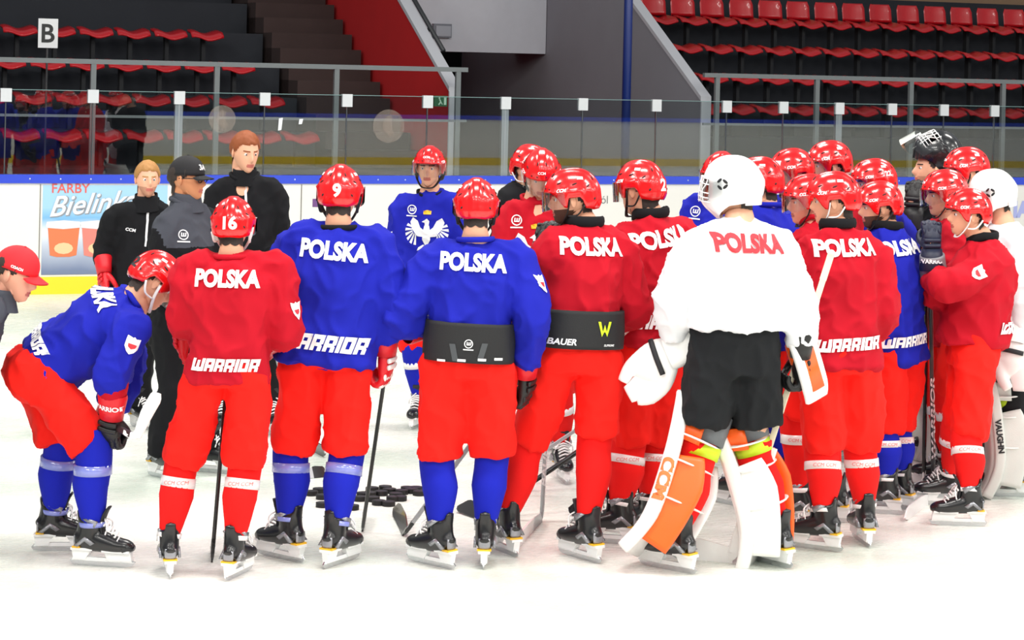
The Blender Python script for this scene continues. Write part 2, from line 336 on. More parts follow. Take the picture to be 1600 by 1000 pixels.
board_print('ad_lettering', text_geo('FARBY', 0.01), 111, 294, 0.40, ARED, lift=0.007)
board_print('ad_lettering', text_geo('Bielinka', 0.03, 0.45), 146, 318, 0.93, AGREY, 0.09, 0.007)
board_print('ad_lettering', text_geo('Bielinka', 0.01, 0.45), 145, 317, 0.93, AWH, 0.09, 0.009)
for u, m_ in ((99, AOR), (152, APINK)):
    board_print('ad_bucket', poly_geo('bkt', [[(-1, .9), (1, .9), (.82, -1), (.4, -1.1), (-.4, -1.1), (-.82, -1)]]), u, 376, 0.34, m_, lift=0.007)
    board_print('ad_bucket_lid', poly_geo('lid', [[(-1, 0), (-.95, .22), (0, .3), (.95, .22), (1, 0), (.95, -.12), (0, -.2), (-.95, -.12)]]), u, 351, 0.37, AWH, lift=0.009)
    board_print('ad_bucket_label', poly_geo('blob', [[(math.cos(i * .524), .6 * math.sin(i * .524)) for i in range(12)]]), u, 388, 0.2, mat('ad_cream', (226, 196, 150), 0.5), lift=0.009)
board_print('ad_lettering', text_geo('Król', 0.0), 936, 312, 0.22, mat('ad_dark', (120, 122, 122), 0.5), lift=0.004)
board_print('ad_mark', rect_geo(0.9), 495, 317, 0.1, mat('ad_purple', (110, 70, 130), 0.5), lift=0.004)
board_print('ad_lettering', text_geo('IA', 0.06), 1597, 327, 0.26, mat('ad_blue', (168, 176, 228), 0.5), lift=0.004)
# the boards across the rink, behind the photographer; they show in the glass
mb = MB(); mb.box((20, -30, 0.62), (84, 0.08, 1.2)); fb = hall('wall_front', mb, BWHITE, label='white rink boards on the near side of the ice')
mb = MB(); mb.box((20, -29.98, bh - 0.05), (84, 0.14, 0.1)); hall('top_rail', mb, BBLUE, fb)
mb = MB(); mb.box((20, -29.95, 0.09), (84, 0.05, 0.18)); hall('kick_plate', mb, BYEL, fb)
mb = MB(); mb.box((20, -31, 2.6), (84, 0.2, 5.2)); hall('wall_near_stand', mb, mat('dark_far', (38, 40, 46), 0.9), label='dark stand front behind the near boards')
# ---------------- stands
CONC = mat('tier_concrete', (44, 47, 54), 0.9, var=0.25, vscale=2); STEPC = mat('stair_concrete', (68, 52, 50), 0.9, var=0.3, vscale=3); REDW = mat('red_wall', (205, 26, 30), 0.8, var=0.12, vscale=3); GREYW = mat('grey_wall', (150, 151, 158), 0.85, var=0.12, vscale=2); COPE = mat('pale_coping', (196, 198, 204), 0.8)  # tier concrete darkened in its colour to show the stands as unlit
Q0, DQ, Z0, DZ = 3.0, 0.8, 1.60, 0.42
tw1 = t_at(708, 2.2, 200); tw2 = t_at(1101, 2.2, 200)
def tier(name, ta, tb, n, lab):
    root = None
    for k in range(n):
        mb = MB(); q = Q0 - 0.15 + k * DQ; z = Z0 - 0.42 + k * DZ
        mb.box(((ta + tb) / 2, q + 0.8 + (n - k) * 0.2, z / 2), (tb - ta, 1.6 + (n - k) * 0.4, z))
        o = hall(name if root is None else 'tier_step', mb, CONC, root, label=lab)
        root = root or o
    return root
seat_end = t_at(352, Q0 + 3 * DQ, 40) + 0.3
tier('wall_tier_left', -12, t_at(500, Q0, 200) + 0.15, 7, 'concrete seating tiers, coloured dark as unlit, left of the red stair wall')
tier('wall_tier_right', tw2 + 0.14, 26, 7, 'concrete seating tiers, coloured dark as unlit, right of the grey entrance wall')
sroot = None
for k in range(13):                                 # aisle stair up to the left stand
    q = 2.6 + k * 0.4; z = 1.2 + k * 0.21; ta = t_at(505, Q0, 200) + 0.15
    mb = MB(); mb.box(((ta + tw1) / 2 - 0.05, q + 1.2, z / 2), (tw1 - ta - 0.12, 2.4, z)); o = hall('wall_stair' if sroot is None else 'stair_step', mb, STEPC, sroot, label='dark brown concrete aisle stairs beside the red wall'); sroot = sroot or o
def wing(name, t, m, lab, zt, slope):
    q0, q1 = 2.2, 11.0; o_ = [(q0, 0), (q1, 0), (q1, zt + (q1 - q0) * slope), (q0 + 0.12, zt + 0.10), (q0, zt)]
    mb = MB(); mb.add([(t - 0.06, q, z) for q, z in o_] + [(t + 0.06, q, z) for q, z in o_], [(0, 1, 2, 3, 4), (9, 8, 7, 6, 5)] + [(i, i + 5, (i + 1) % 5 + 5, (i + 1) % 5) for i in range(5)])
    o = hall(name, mb, m, label=lab)
    mb = MB(); mb.add([(t + s * 0.075, q, z + d) for s in (-1, 1) for q, z, d in ((q0 - .02, zt, 0), (q1, zt + (q1 - q0) * slope, 0), (q1, zt + (q1 - q0) * slope, .06), (q0 - .02, zt, .06))], [(0, 1, 2, 3), (7, 6, 5, 4), (0, 4, 5, 1), (1, 5, 6, 2), (2, 6, 7, 3), (3, 7, 4, 0)])
    hall('coping', mb, COPE, o)
    mb = MB(); mb.box((t, q0 - 0.015, zt / 2), (0.14, 0.03, zt)); hall('end_face', mb, COPE, o); return o
zt1 = on_plane(712, 143, 2.2)[1]; zt2 = on_plane(1101, 158, 2.2)[1]
wing('wall_red', tw1, REDW, 'red side wall of the stairs with a pale sloping coping', zt1, 0.60)
wing('wall_grey', tw2, GREYW, 'grey concrete entrance wall with a pale sloping coping', zt2, 0.60)
# slab over the entrance, dark passage below it
qs = 2.2
while t_at(860, qs, 60) < tw2 and qs < 9: qs += 0.05
zs = on_plane(760, 82, qs)[1]
mb = MB(); mb.box(((tw1 + tw2) / 2, qs + 0.6, zs + 1.5), (tw2 - tw1 - 0.14, 1.2, 3.0)); hall('ceiling_slab', mb, mat('slab_grey', (212, 214, 222), 0.85, var=0.1), label='grey concrete slab above the dark entrance')
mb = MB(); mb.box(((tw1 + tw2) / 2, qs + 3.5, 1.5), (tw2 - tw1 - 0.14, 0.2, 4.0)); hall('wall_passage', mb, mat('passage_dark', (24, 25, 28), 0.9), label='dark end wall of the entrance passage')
t_, z_ = on_plane(690, 48, qs - 0.03); r = empty('wall_lamp', W(t_, qs - 0.04, z_)); r.rotation_euler.z = math.atan2(BE.y, BE.x)
tag(r, 'small grey rectangular lamp box on the concrete slab', 'lamp'); mb = MB(); mb.box((0, 0, 0), (0.28, 0.07, 0.2)); mb.build('housing', mat('lamp_grey', (120, 124, 134), 0.5), r, False); mb = MB(); mb.box((0.01, -0.04, -0.005), (0.23, 0.012, 0.15)); mb.build('diffuser', mat('lamp_pale', (168, 172, 182), 0.4), r, False)
# handrail on the red wall
mb = MB(); a = (tw1 + 0.12, 2.9, zt1 + 0.5); c = (tw1 + 0.12, 9.0, zt1 + 0.5 + 6.1 * 0.6); mb.tube([a, c], [0.03, 0.03], 10, sub=1); hr = tag(link('handrail', mb.mesh('handrail', [mat('dark_steel', (44, 46, 50), 0.4)])), 'dark steel handrail sloping along the red stair wall', 'handrail'); hr.matrix_world = BM
mb = MB()
for k in range(5): q = 3.4 + k * 1.2; z = zt1 + 0.5 + (q - 2.9) * 0.6; mb.box((tw1 + 0.1, q, z - 0.24), (0.02, 0.03, 0.5))
hall('brackets', mb, MATS['dark_steel'], hr)['kind'] = 'stuff'
# blue pole, exit sign, pale glass discs, B sign
t_ = t_at(979, 1.3, 140); mb = MB(); mb.tube([(t_, 1.3, 0), (t_, 1.3, 6)], [0.055, 0.055], 14, sub=1); o = tag(link('blue_pole', mb.mesh('blue_pole', [mat('pole_blue', (20, 42, 110), 0.4)])), 'tall dark blue steel pole before the grey entrance wall', 'pole'); o.matrix_world = BM
mb = MB(); mb.tube([(t_, 1.3, 0), (t_, 1.3, 0.03)], [0.14, 0.14], 14, sub=1); hall('base_flange', mb, MATS['pole_blue'], o)
t_, z_ = on_plane(688, 158, 2.0); r = empty('exit_sign', W(t_, 2.0, z_)); r.rotation_euler.z = math.atan2(BE.y, BE.x); tag(r, 'small green emergency exit sign at the end of the red wall', 'sign')
mb = MB(); mb.box((0, 0, 0), (0.17, 0.03, 0.13)); mb.build('panel', mat('sign_green', (20, 92, 52), 0.5), r, False)
mb = MB(); mb.ball((-0.02, -0.02, 0.035), (0.012, 0.006, 0.012), 8); mb.tube([(-0.02, -0.02, 0.02), (-0.005, -0.02, -0.01), (-0.03, -0.02, -0.045)], [0.01, 0.01, 0.008], 6); mb.tube([(-0.005, -0.02, -0.01), (0.02, -0.02, -0.04)], [0.01, 0.007], 6, sub=1); mb.box((0.055, -0.018, 0), (0.03, 0.006, 0.09)); mb.build('running_figure', mat('sign_pale', (190, 225, 200), 0.5), r, False)
fd = bpy.data.materials.new('pale_translucent'); fd.use_nodes = True; nt = fd.node_tree; nt.nodes.clear(); o_ = nt.nodes.new('ShaderNodeOutputMaterial'); mx = nt.nodes.new('ShaderNodeMixShader'); mx.inputs[0].default_value = 0.10
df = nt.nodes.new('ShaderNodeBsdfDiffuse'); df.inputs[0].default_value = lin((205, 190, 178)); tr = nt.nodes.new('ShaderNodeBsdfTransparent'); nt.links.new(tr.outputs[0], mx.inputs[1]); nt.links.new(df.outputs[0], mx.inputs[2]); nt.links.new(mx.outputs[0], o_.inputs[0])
for u, v, rr, lb in ((607, 197, .185, 'round pale translucent disc on the glass before the red wall'), (347, 186, .15, 'round pale translucent disc on the glass before the left seats')):  # pale discs with a figure, mostly transparent, laid on the glass
    t_, z_ = on_plane(u, v, .05); r = empty('glass_disc', W(t_, .046, z_)); tag(r, lb, 'sticker'); r.rotation_euler.z = math.atan2(BE.y, BE.x)
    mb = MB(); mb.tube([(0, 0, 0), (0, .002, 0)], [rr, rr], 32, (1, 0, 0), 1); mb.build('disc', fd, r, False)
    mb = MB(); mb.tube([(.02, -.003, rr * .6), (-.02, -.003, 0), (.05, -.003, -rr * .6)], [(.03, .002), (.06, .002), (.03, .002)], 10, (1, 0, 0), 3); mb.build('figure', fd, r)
for u, v, hh in ((437, 194, .07), (469, 190, .03)):
    t_, z_ = on_plane(u, v, .05); mb = MB(); mb.prism([(t_ - .018, z_ - hh), (t_ + .02, z_ - hh * .9), (t_ + .034, z_ + hh), (t_ - .01, z_ + hh * .9)], .048, .052); hall('tape_scrap', mb, mat('scrap_white', (222, 226, 230), .6), boards)
t_, z_ = on_plane(75, 52, 2.3); r = empty('block_sign', W(t_, 2.3, z_)); r.rotation_euler.z = math.atan2(BE.y, BE.x); tag(r, 'white block letter B sign over the left seats', 'sign')
mb = MB(); mb.box((0, 0, 0), (0.225, 0.015, 0.335)); mb.build('plate', mat('sign_white', (226, 228, 230), 0.5), r, False)
g = text_geo('B', 0.02); mb = MB(); mb.add([(x * 0.15, -0.011, y * 0.15) for x, y, _ in g[0]], g[1]); mb.build('letter', mat('sign_black', (26, 28, 30), 0.5), r, False)
mb = MB(); mb.box((0, 0.03, -0.9), (0.02, 0.02, 1.5)); mb.build('post', MATS['dark_steel'], r, False)
# railings before the stands
def railing(ua, ub, posts, lab):
    ta, za = on_plane(ua, 100, 1.9); tb = t_at(ub, 1.9, 115); z = 2.44; r = empty('railing', W(ta, 1.9, 0)); r.rotation_euler.z = math.atan2(BE.y, BE.x); tag(r, lab, 'railing'); m = mat('rail_grey', (120, 126, 128), 0.5)
    mb = MB(); mb.box(((tb - ta) / 2, 0, z), (tb - ta, 0.06, 0.055)); mb.build('top_bar', m, r, False)
    mb = MB(); mb.box(((tb - ta) / 2, 0, z - 0.62), (tb - ta, 0.03, 0.03)); mb.build('middle_bar', m, r, False)
    for u in posts: mb = MB(); t = t_at(u, 1.9, 150) - ta; mb.box((t, 0, z / 2), (0.06, 0.05, z)); mb.build('post', m, r, False)
railing(-520, 730, (-460, -250, -50, 145, 338, 525, 715), 'grey steel railing before the left seats and red wall')
railing(1100, 1960, (1120, 1276, 1423, 1567, 1700, 1830, 1950), 'grey steel railing before the right hand seats')
# seats
SEAT = mat('seat_red', (196, 14, 28), 0.32, coat=0.3)
def shell(rows, th):
    mb = MB(); n = len(rows[0]); m = len(rows); vs = [V(p) for r in rows for p in r] + [V(p) - V((0, 0.3 * th, th)) for r in rows for p in r]; fs = []
    for i in range(m - 1):
        for j in range(n - 1): a = i * n + j; fs += [(a, a + 1, a + n + 1, a + n), (m * n + a + n, m * n + a + n + 1, m * n + a + 1, m * n + a)]
    for j in range(n - 1): fs += [(j + 1, j, m * n + j, m * n + j + 1), ((m - 1) * n + j, (m - 1) * n + j + 1, 2 * m * n - n + j + 1, 2 * m * n - n + j)]
    for i in range(m - 1): fs += [(i * n, i * n + n, m * n + i * n + n, m * n + i * n), (i * n + n - 1 + n, i * n + n - 1, m * n + i * n + n - 1, m * n + i * n + 2 * n - 1)]
    mb.add(vs, fs); return mb
pan = shell([[((x / 4 - 1) * 0.215 * (1 - 0.12 * (y > 3)), y * 0.09 - 0.03, 0.03 - 0.045 * math.exp(-((x - 4) / 2.2) ** 2) + (0.012 * (y - 1) if y > 1 else -0.05 * (1 - y) ** 2) + 0.012 * math.sin(x * 0.8)) for x in range(9)] for y in range(5)], 0.028).mesh('seat_pan', [SEAT])
back = shell([[((x / 4 - 1) * (0.2 - 0.03 * (z == 4)), 0.36 + z * 0.012 + 0.05 * (1 - ((x - 4) / 4) ** 2), 0.06 + z * 0.07) for x in range(9)] for z in range(5)], 0.02).mesh('backrest', [SEAT])
leg = MB(); leg.box((0, 0.24, -0.2), (0.05, 0.1, 0.36)); legm = leg.mesh('support', [mat('seat_support', (30, 32, 36), 0.8)], False)
def seat(t, k, lab, grp, bk):
    r = empty('stadium_seat', W(t, Q0 + k * DQ, Z0 + k * DZ - 0.03)); r.rotation_euler.z = math.atan2(BE.y, BE.x) + random.uniform(-.03, .03); tag(r, lab, 'seat', grp)
    link('seat_pan', pan, r); link('support', legm, r)
    if bk: link('backrest', back, r)
rn = ['lowest', 'second', 'third', 'fourth', 'fifth']
for k, ue in enumerate((505, 450, 402, 352)):
    te = t_at(ue, Q0 + k * DQ, 100) - 0.25
    for i in range(17):
        t = te - i * 0.49
        if t < t_at(-300, Q0 + k * DQ): break
        seat(t, k, 'red backless stadium seat in the %s row left of the stairs' % rn[k], 'red seats, %s row of the left stand' % rn[k], False)
for k in range(1, 5):
    tb = tw2 + 0.4
    for i in range(26):
        t = tb + i * 0.49
        if t > t_at(1800, Q0 + k * DQ): break
        seat(t, k, 'red %sstadium seat in the %s row of the right stand' % ('high-backed ' if k == 4 else 'backless ', rn[k]), 'red seats, %s row of the right stand' % rn[k], k == 4)
mb = MB(); mb.box((tw2 + 12.1, 8.6, 4), (24, 0.2, 8)); hall('wall_back', mb, mat('beige_wall', (150, 122, 96), 0.85, var=0.1), label='beige back wall high above the right stand')
mb = MB(); mb.box((-6, 10.4, 4), (24, 0.2, 8)); hall('wall_back_left', mb, mat('dark_wall', (34, 36, 42), 0.9), label='dark back wall above the left stand')
# ================================================================== PEOPLE: shared pieces
def gs(x, s): return math.exp(-(x / s) ** 2)
def head_pt(dx, dy, dz):
    x = dx * (0.098 if dx > 0 else 0.104); y = dy * 0.079; z = dz * 0.120
    cf = max(0.0, dx)
    if z < -0.015:
        t = min(1.0, (-0.015 - z) / 0.105); y *= 1 - 0.30 * t; x += 0.052 * t ** 1.2
        if dx < 0: x += 0.02 * t
    if dx > 0:
        x += cf * (0.026 * gs(y, 0.0125) * (gs(z + 0.022, 0.017) + 0.55 * gs(z + 0.0, 0.02)) + 0.006 * gs(z - 0.028, 0.009) * gs(abs(y) - 0.025, 0.025)
                   - 0.011 * gs(abs(y) - 0.032, 0.015) * gs(z - 0.008, 0.013) + 0.006 * gs(z + 0.058, 0.006) * gs(y, 0.026) + 0.006 * gs(z + 0.07, 0.006) * gs(y, 0.022)
                   - 0.004 * gs(z + 0.0645, 0.003) * gs(y, 0.03) + 0.009 * gs(z + 0.1, 0.014) * gs(y, 0.022) + 0.004 * gs(abs(y) - 0.045, 0.018) * gs(z + 0.02, 0.02))
    return V((x, y, z))
def head_grid(nla=44, nlo=56):
    vs = []; fs = []
    for i in range(nla + 1):
        th = math.pi * i / nla
        for j in range(nlo):
            a = j / nlo * 2 * math.pi; ph = a - 0.35 * math.sin(a)      # denser in front
            vs.append(head_pt(math.sin(th) * math.cos(ph), math.sin(th) * math.sin(ph), math.cos(th)))
    for i in range(nla):
        for j in range(nlo): k = (j + 1) % nlo; fs.append((i * nlo + j, (i + 1) * nlo + j, (i + 1) * nlo + k, i * nlo + k))
    return vs, fs
HV, HF = head_grid()
def hairline(p):
    ph = math.degrees(math.atan2(abs(p.y), p.x))
    if ph < 48: return 0.066 - 0.0002 * ph
    if ph < 78: return 0.056 - (ph - 48) * 0.0026
    if ph < 100: return 0.0 + (ph - 78) * 0.0006
    return 0.012 - min(1, (ph - 100) / 35) * 0.075
def add_head(mb, M, beard=0):
    mm = []
    for f in HF:
        c = sum((HV[i] for i in f), V()) / 4; m = 0
        if c.x > 0.05 and abs(c.y) < 0.024 and -0.075 < c.z < -0.053: m = 1
        elif c.x > 0.04 and 0.013 < abs(c.y) < 0.05 and 0.0265 < c.z - 0.05 * abs(abs(c.y) - 0.03) < 0.0345: m = 2
        elif beard and c.z < -0.045 - .25 * max(0, .03 - c.x) and c.x > -0.02 and not (abs(c.y) < 0.03 and c.z > -0.05 and c.x > .1): m = 3
        mm.append(m)
    o = len(mb.v); mb.add([M @ p for p in HV], HF); mb.m[-len(HF):] = mm
    for s in (-1, 1):
        mb.ball(M @ V((0.0785, s * 0.032, 0.008)), 0.0115, 10, 4); mb.ball(M @ V((0.0875, s * 0.032, 0.008)), 0.0055, 8, 5)
        Me = M.to_3x3() @ Matrix.Rotation(s * 0.35, 3, 'Z'); mb.ball(M @ V((-0.006, s * 0.08, -0.006)), (0.019, 0.008, 0.032), 10, 0, Me); mb.ball(M @ V((0.0, s * 0.086, -0.004)), (0.012, 0.006, 0.022), 8, 0, Me)
def hair_mesh(thick, nape):
    mb = MB(); top = {}; inner = {}; fs = []
    for f in HF:
        if all(HV[i].z > hairline(HV[i]) for i in f): fs.append(f)
    cnt = {}
    for f in fs:
        for i in f: cnt[i] = cnt.get(i, 0) + 1
    idx = {}; vs = []
    for i in cnt:
        p = HV[i]; d = (p - V((0, 0, 0.0))).normalized(); up = max(0, (p.z - hairline(p)) / 0.1)
        t = 0.003 if cnt[i] < 4 and abs(p.z - 0.12) > .001 else thick * min(1, 0.35 + up) + 0.004 * noise.noise(p * 60)
        idx[i] = len(vs); vs.append(p + d * t)
    mb.add(vs, [tuple(idx[i] for i in f) for f in fs])
    rs = [[V((-0.026 + 0.063 * math.cos(R(a)), 0.063 * math.sin(R(a)), z - 0.012 * abs(math.sin(R(a * 4))) * (z < -.08))) for a in range(108, 253, 9)] for z in (-0.03, -0.05, -0.07, -0.088)]
    n = len(rs[0]); mb.add([p for r in rs for p in r], [(i * n + j, i * n + j + 1, i * n + n + j + 1, i * n + n + j) for i in range(3) for j in range(n - 1)]); return mb
hair_long = [hair_mesh(0.020, 0).mesh('hair', [hairm(i)]) for i in range(3)]
hair_short = [hair_mesh(0.006, 0).mesh('hair', [hairm(i)]) for i in range(3)]
# helmet
def edge_z(ph):
    pts = [(0, 0.048), (42, 0.044), (58, 0.022), (70, -0.03), (80, -0.035), (84, 0.012), (112, 0.012), (118, -0.045), (150, -0.06), (180, -0.058)]
    for (a, z0), (b_, z1) in zip(pts, pts[1:]):
        if ph <= b_: return z0 + (z1 - z0) * (ph - a) / (b_ - a)
    return pts[-1][1]
def helm_pt(ph, z, grow=0.0, rx=0.134, ry=0.107, top=0.128, zc=0.022):
    h = (z - zc) / top; s = math.sqrt(max(0, 1 - h * h)) ** 0.9 if h > 0 else 1 - 0.35 * h * h
    c, d = math.cos(ph), math.sin(ph); x = (rx if c > 0 else rx * 1.02) * c * s; y = ry * d * s
    p = V((x, y, z)); n = V((c / rx, d / ry, max(0, h) / top * 1.4)).normalized(); ay = abs(y); e = 0.0
    e += 0.007 * (1 / (1 + math.exp((ay - 0.026) / 0.003)))                        # centre rib
    e += 0.006 * (1 / (1 + math.exp((0.048 - ay) / 0.003))) * (1 / (1 + math.exp((0.055 - z) / -0.004)) if z > 0 else 1)
    e += 0.005 * gs(z - 0.042, 0.006) * (1 if abs(ph) < 2.2 else 0.3)
    if x < -0.05: e += 0.006 * gs(z + 0.03, 0.02)
    return p + n * (e + grow)
def helmet_meshes():
    N, Mm = 60, 22; out = []; inn = []
    for i in range(Mm + 1):
        r = []; q = []
        for j in range(N):
            ph = 2 * math.pi * j / N; pp = ph if ph <= math.pi else ph - 2 * math.pi; ez = edge_z(abs(math.degrees(pp))); tp = 0.150
            t = i / Mm; z = tp - (tp - ez) * (t ** 1.6 if t < 0.5 else t ** 1.6)
            z = min(z, 0.1498); r.append(helm_pt(pp, z)); q.append(helm_pt(pp, z, -0.012))
        out.append(r); inn.append(q)
    mb = MB(); mb.rings(out + inn[::-1], cap=True)
    v = MB()
    def cap_(ph, z, L, wd, yaw):
        p = helm_pt(R(ph), z); n = (helm_pt(R(ph), z, 0.01) - p).normalized(); u = V((0, 0, 1)).cross(n); u = (u.normalized() if u.length > .05 else V((0, 1, 0))); v2 = n.cross(u); q = Matrix.Rotation(yaw, 3, n); u = q @ u; v2 = q @ v2
        v.ball(p, (L, wd, 0.004), 10, 0, Matrix((u, v2, n)).transposed())
    for s in (-1, 1):
        for a, z, L, wd, yw in ((20, .125, .014, .0035, 1.5), (62, .088, .013, .004, .3), (100, .078, .015, .0045, .3), (130, .06, .014, .0045, .6), (158, .095, .014, .004, 1.45), (14, .066, .005, .004, 0), (34, .062, .005, .004, 0), (142, -.005, .008, .005, .8)): cap_(s * a, z, L, wd, yw * s)
    vis = MB(); rs = []
    for i in range(7):
        z = 0.052 - i * 0.0165; rs.append([V((0.148 * math.cos(R(a)) * (1 + 0.012 * i * (1 - abs(a) / 110)) - 0.004 * 0, 0.121 * math.sin(R(a)), z + 0.026 * (abs(a) / 78) ** 3 * (i / 6))) for a in range(-78, 79, 6)])
    n = len(rs[0]); vis.add([p for r in rs for p in r], [(i * n + j, i * n + j + 1, i * n + n + j + 1, i * n + n + j) for i in range(6) for j in range(n - 1)])
    st = MB()
    for s in (-1, 1): st.tube([(0.012, s * 0.1, 0.0), (0.03, s * 0.085, -0.06), (0.07, s * 0.045, -0.118), (0.085, 0, -0.126)], [(0.004, 0.009)] * 4, 8); st.tube([(-0.06, s * 0.096, -0.03), (-0.02, s * 0.088, -0.075), (0.03, s * 0.082, -0.075)], [(0.004, 0.008)] * 3, 8)
    return mb, v, vis, st
hm, hv, hvis, hst = helmet_meshes()
HELM = {}
def helmet_set(m):
    if m.name not in HELM: HELM[m.name] = hm.mesh('helmet', [m])
    return HELM[m.name]
HVENT = hv.mesh('vents', [HDARK]); HVIS = hvis.mesh('visor', [VISOR]); HSTB = hst.mesh('chin_strap', [STRAPB]); HSTW = hst.mesh('chin_strap', [STRAPW])
HELM_BVH = bvh_of(helmet_set(HRED))
def goalie_mask():
    sh = MB(); N, Mm = 64, 34; vs = []; keep = []
    for i in range(Mm + 1):
        for j in range(N):
            ph = 2 * math.pi * j / N; pp = ph if ph <= math.pi else ph - 2 * math.pi; a = abs(math.degrees(pp))
            ez = -0.155 if a < 40 else (-0.155 + (a - 40) / 50 * 0.07 if a < 90 else (-0.085 + (a - 90) / 90 * 0.03)); z = min(0.1695, 0.17 - (0.17 - ez) * (i / Mm) ** 1.5)
            p = helm_pt(pp, z, 0.0, 0.152, 0.122, 0.148, 0.022); h = max(0, -z)
            if p.x > 0: p.x += 0.03 * gs(z + 0.07, 0.06) * math.cos(pp) ** 2
            if p.x < 0 and 0.2 < a: p.x -= 0.012 * gs(z - 0.03, 0.05) * (a > 95)
            vs.append(p); keep.append(a < 46 and -0.062 < z < 0.058)
    fs = []
    for i in range(Mm):
        for j in range(N):
            k = (j + 1) % N; f = (i * N + j, (i + 1) * N + j, (i + 1) * N + k, i * N + k)
            if not all(keep[q] for q in f): fs.append(f)
    sh.add(vs, fs + [tuple(range(N))])
    cg = MB()
    def cp(a, z): p = helm_pt(R(a), z, 0.012, 0.152, 0.122, 0.148, 0.022); p.x += 0.03 * gs(z + 0.07, 0.06) * math.cos(R(a)) ** 2; return p
    for z in (0.055, 0.03, -0.015, -0.04, -0.062): cg.tube([cp(a, z + 0.006 * math.cos(R(a * 3))) for a in range(-50, 51, 10)], [0.0035] * 11, 6, sub=1)
    for a in (-40, -26, -13, 0, 13, 26, 40): cg.tube([cp(a * (1.1 if z > 0 else 0.8), z) for z in (0.062, 0.03, 0.0, -0.03, -0.066)], [0.0035] * 5, 6, sub=1)
    vt = MB()
    for s in (-1, 1):
        for a, z, yw in ((72, .045, .7), (72, .01, -.7), (84, .04, -.7), (84, .015, .7)):
            p = helm_pt(R(s * a), z, 0, 0.152, 0.122, 0.148, 0.022); n = V((p.x, p.y * 1.6, 0)).normalized(); u = V((0, 0, 1)).cross(n); q = Matrix.Rotation(yw * s, 3, n); vt.ball(p, (0.017, 0.008, 0.004), 10, 0, Matrix((q @ u, q @ V((0, 0, 1)), n)).transposed())
    bp_ = MB(); rs = []
    for i in range(8):
        z = 0.07 - i * 0.022; rs.append([V((-0.158 * math.cos(R(a)) * (1 - 0.05 * (i / 7) ** 3) - 0.004, 0.125 * math.sin(R(a)) * (1 - 0.05 * (i / 7) ** 3), z)) for a in range(-62, 63, 8)])
    n = len(rs[0]); bp_.add([p for r in rs for p in r], [(i * n + j, i * n + j + 1, i * n + n + j + 1, i * n + n + j) for i in range(7) for j in range(n - 1)])
    return sh, cg, vt, bp_
gsh, gcg, gvt, gbp = goalie_mask()
for g_ in (gsh, gcg, gvt, gbp): g_.v = [V((p.x * .88 + .004, p.y * .87, p.z * .9 + .004)) for p in g_.v]
MASKW, MASKB = gsh.mesh('goalie_mask', [HWHITE]), gsh.mesh('goalie_mask', [HBLACK]); CAGEW, CAGES = gcg.mesh('cage', [mat('cage_white', (240, 240, 240), 0.4)]), gcg.mesh('cage', [STEEL]); MVENT = gvt.mesh('vents', [BLKINK]); MBACK = gbp.mesh('back_plate', [HWHITE])
# glove, palm down, fingers curled; x out from the wrist, z back of the hand, y to the thumb
def glove_geo(sgn):
    mb = MB(); mb.tube([(-0.03, 0, 0), (0.02, 0, 0), (0.07, 0, 0.002), (0.105, 0, -0.004)], [(0.030, 0.043), (0.034, 0.05), (0.034, 0.054), (0.022, 0.046)], 14, (0, 0, 1), 3)
    for k, y in enumerate((0.037, 0.0125, -0.0125, -0.037)):
        l = (0.95, 1.06, 1.0, 0.84)[k]; y2 = y * 1.12
        mb.tube([(0.085, sgn * y, 0.004), (0.085 + 0.045 * l, sgn * y2, -0.004), (0.092 + 0.052 * l, sgn * y2, -0.04 * l), (0.085 + 0.02 * l, sgn * y2, -0.066 * l), (0.078, sgn * y2, -0.06 * l)], [0.0155, 0.016, 0.0155, 0.014, 0.011], 10, (0, 1, 0), 3)
    mb.tube([(0.02, sgn * 0.035, -0.012), (0.055, sgn * 0.066, -0.026), (0.09, sgn * 0.06, -0.048), (0.105, sgn * 0.034, -0.062)], [0.02, 0.0185, 0.0165, 0.012], 10, (0, 0, 1), 3)
    me = remesh(mb, 0.0052, 2)
    cu = MB(); rs = []
    for x, a, b_ in ((-0.115, .058, .066), (-0.1, .062, .07), (-0.04, .052, .06), (0.005, .046, .056), (0.0, .036, .046), (-0.1, .05, .058)):
        rs.append([V((x, b_ * math.cos(t), a * math.sin(t))) for t in [2 * math.pi * i / 18 for i in range(18)]])
    cu.rings(rs, cap=False)
    pd = MB()
    for x in (0.022, 0.052): pd.tube([(x, -0.045, 0.030), (x, 0, 0.038), (x, 0.045, 0.030)], [(0.009, 0.012)] * 3, 8, (0, 0, 1), 3)
    for k, y in enumerate((0.037, 0.0125, -0.0125, -0.037)):
        y2 = sgn * y * 1.1; pd.ball((0.098, y2, 0.014), (0.018, 0.0112, 0.009), 8); pd.ball((0.138, y2, -0.006), (0.012, 0.0112, 0.016), 8)
    return me, cu, pd
GL = {s: glove_geo(s) for s in (1, -1)}; GC = {}
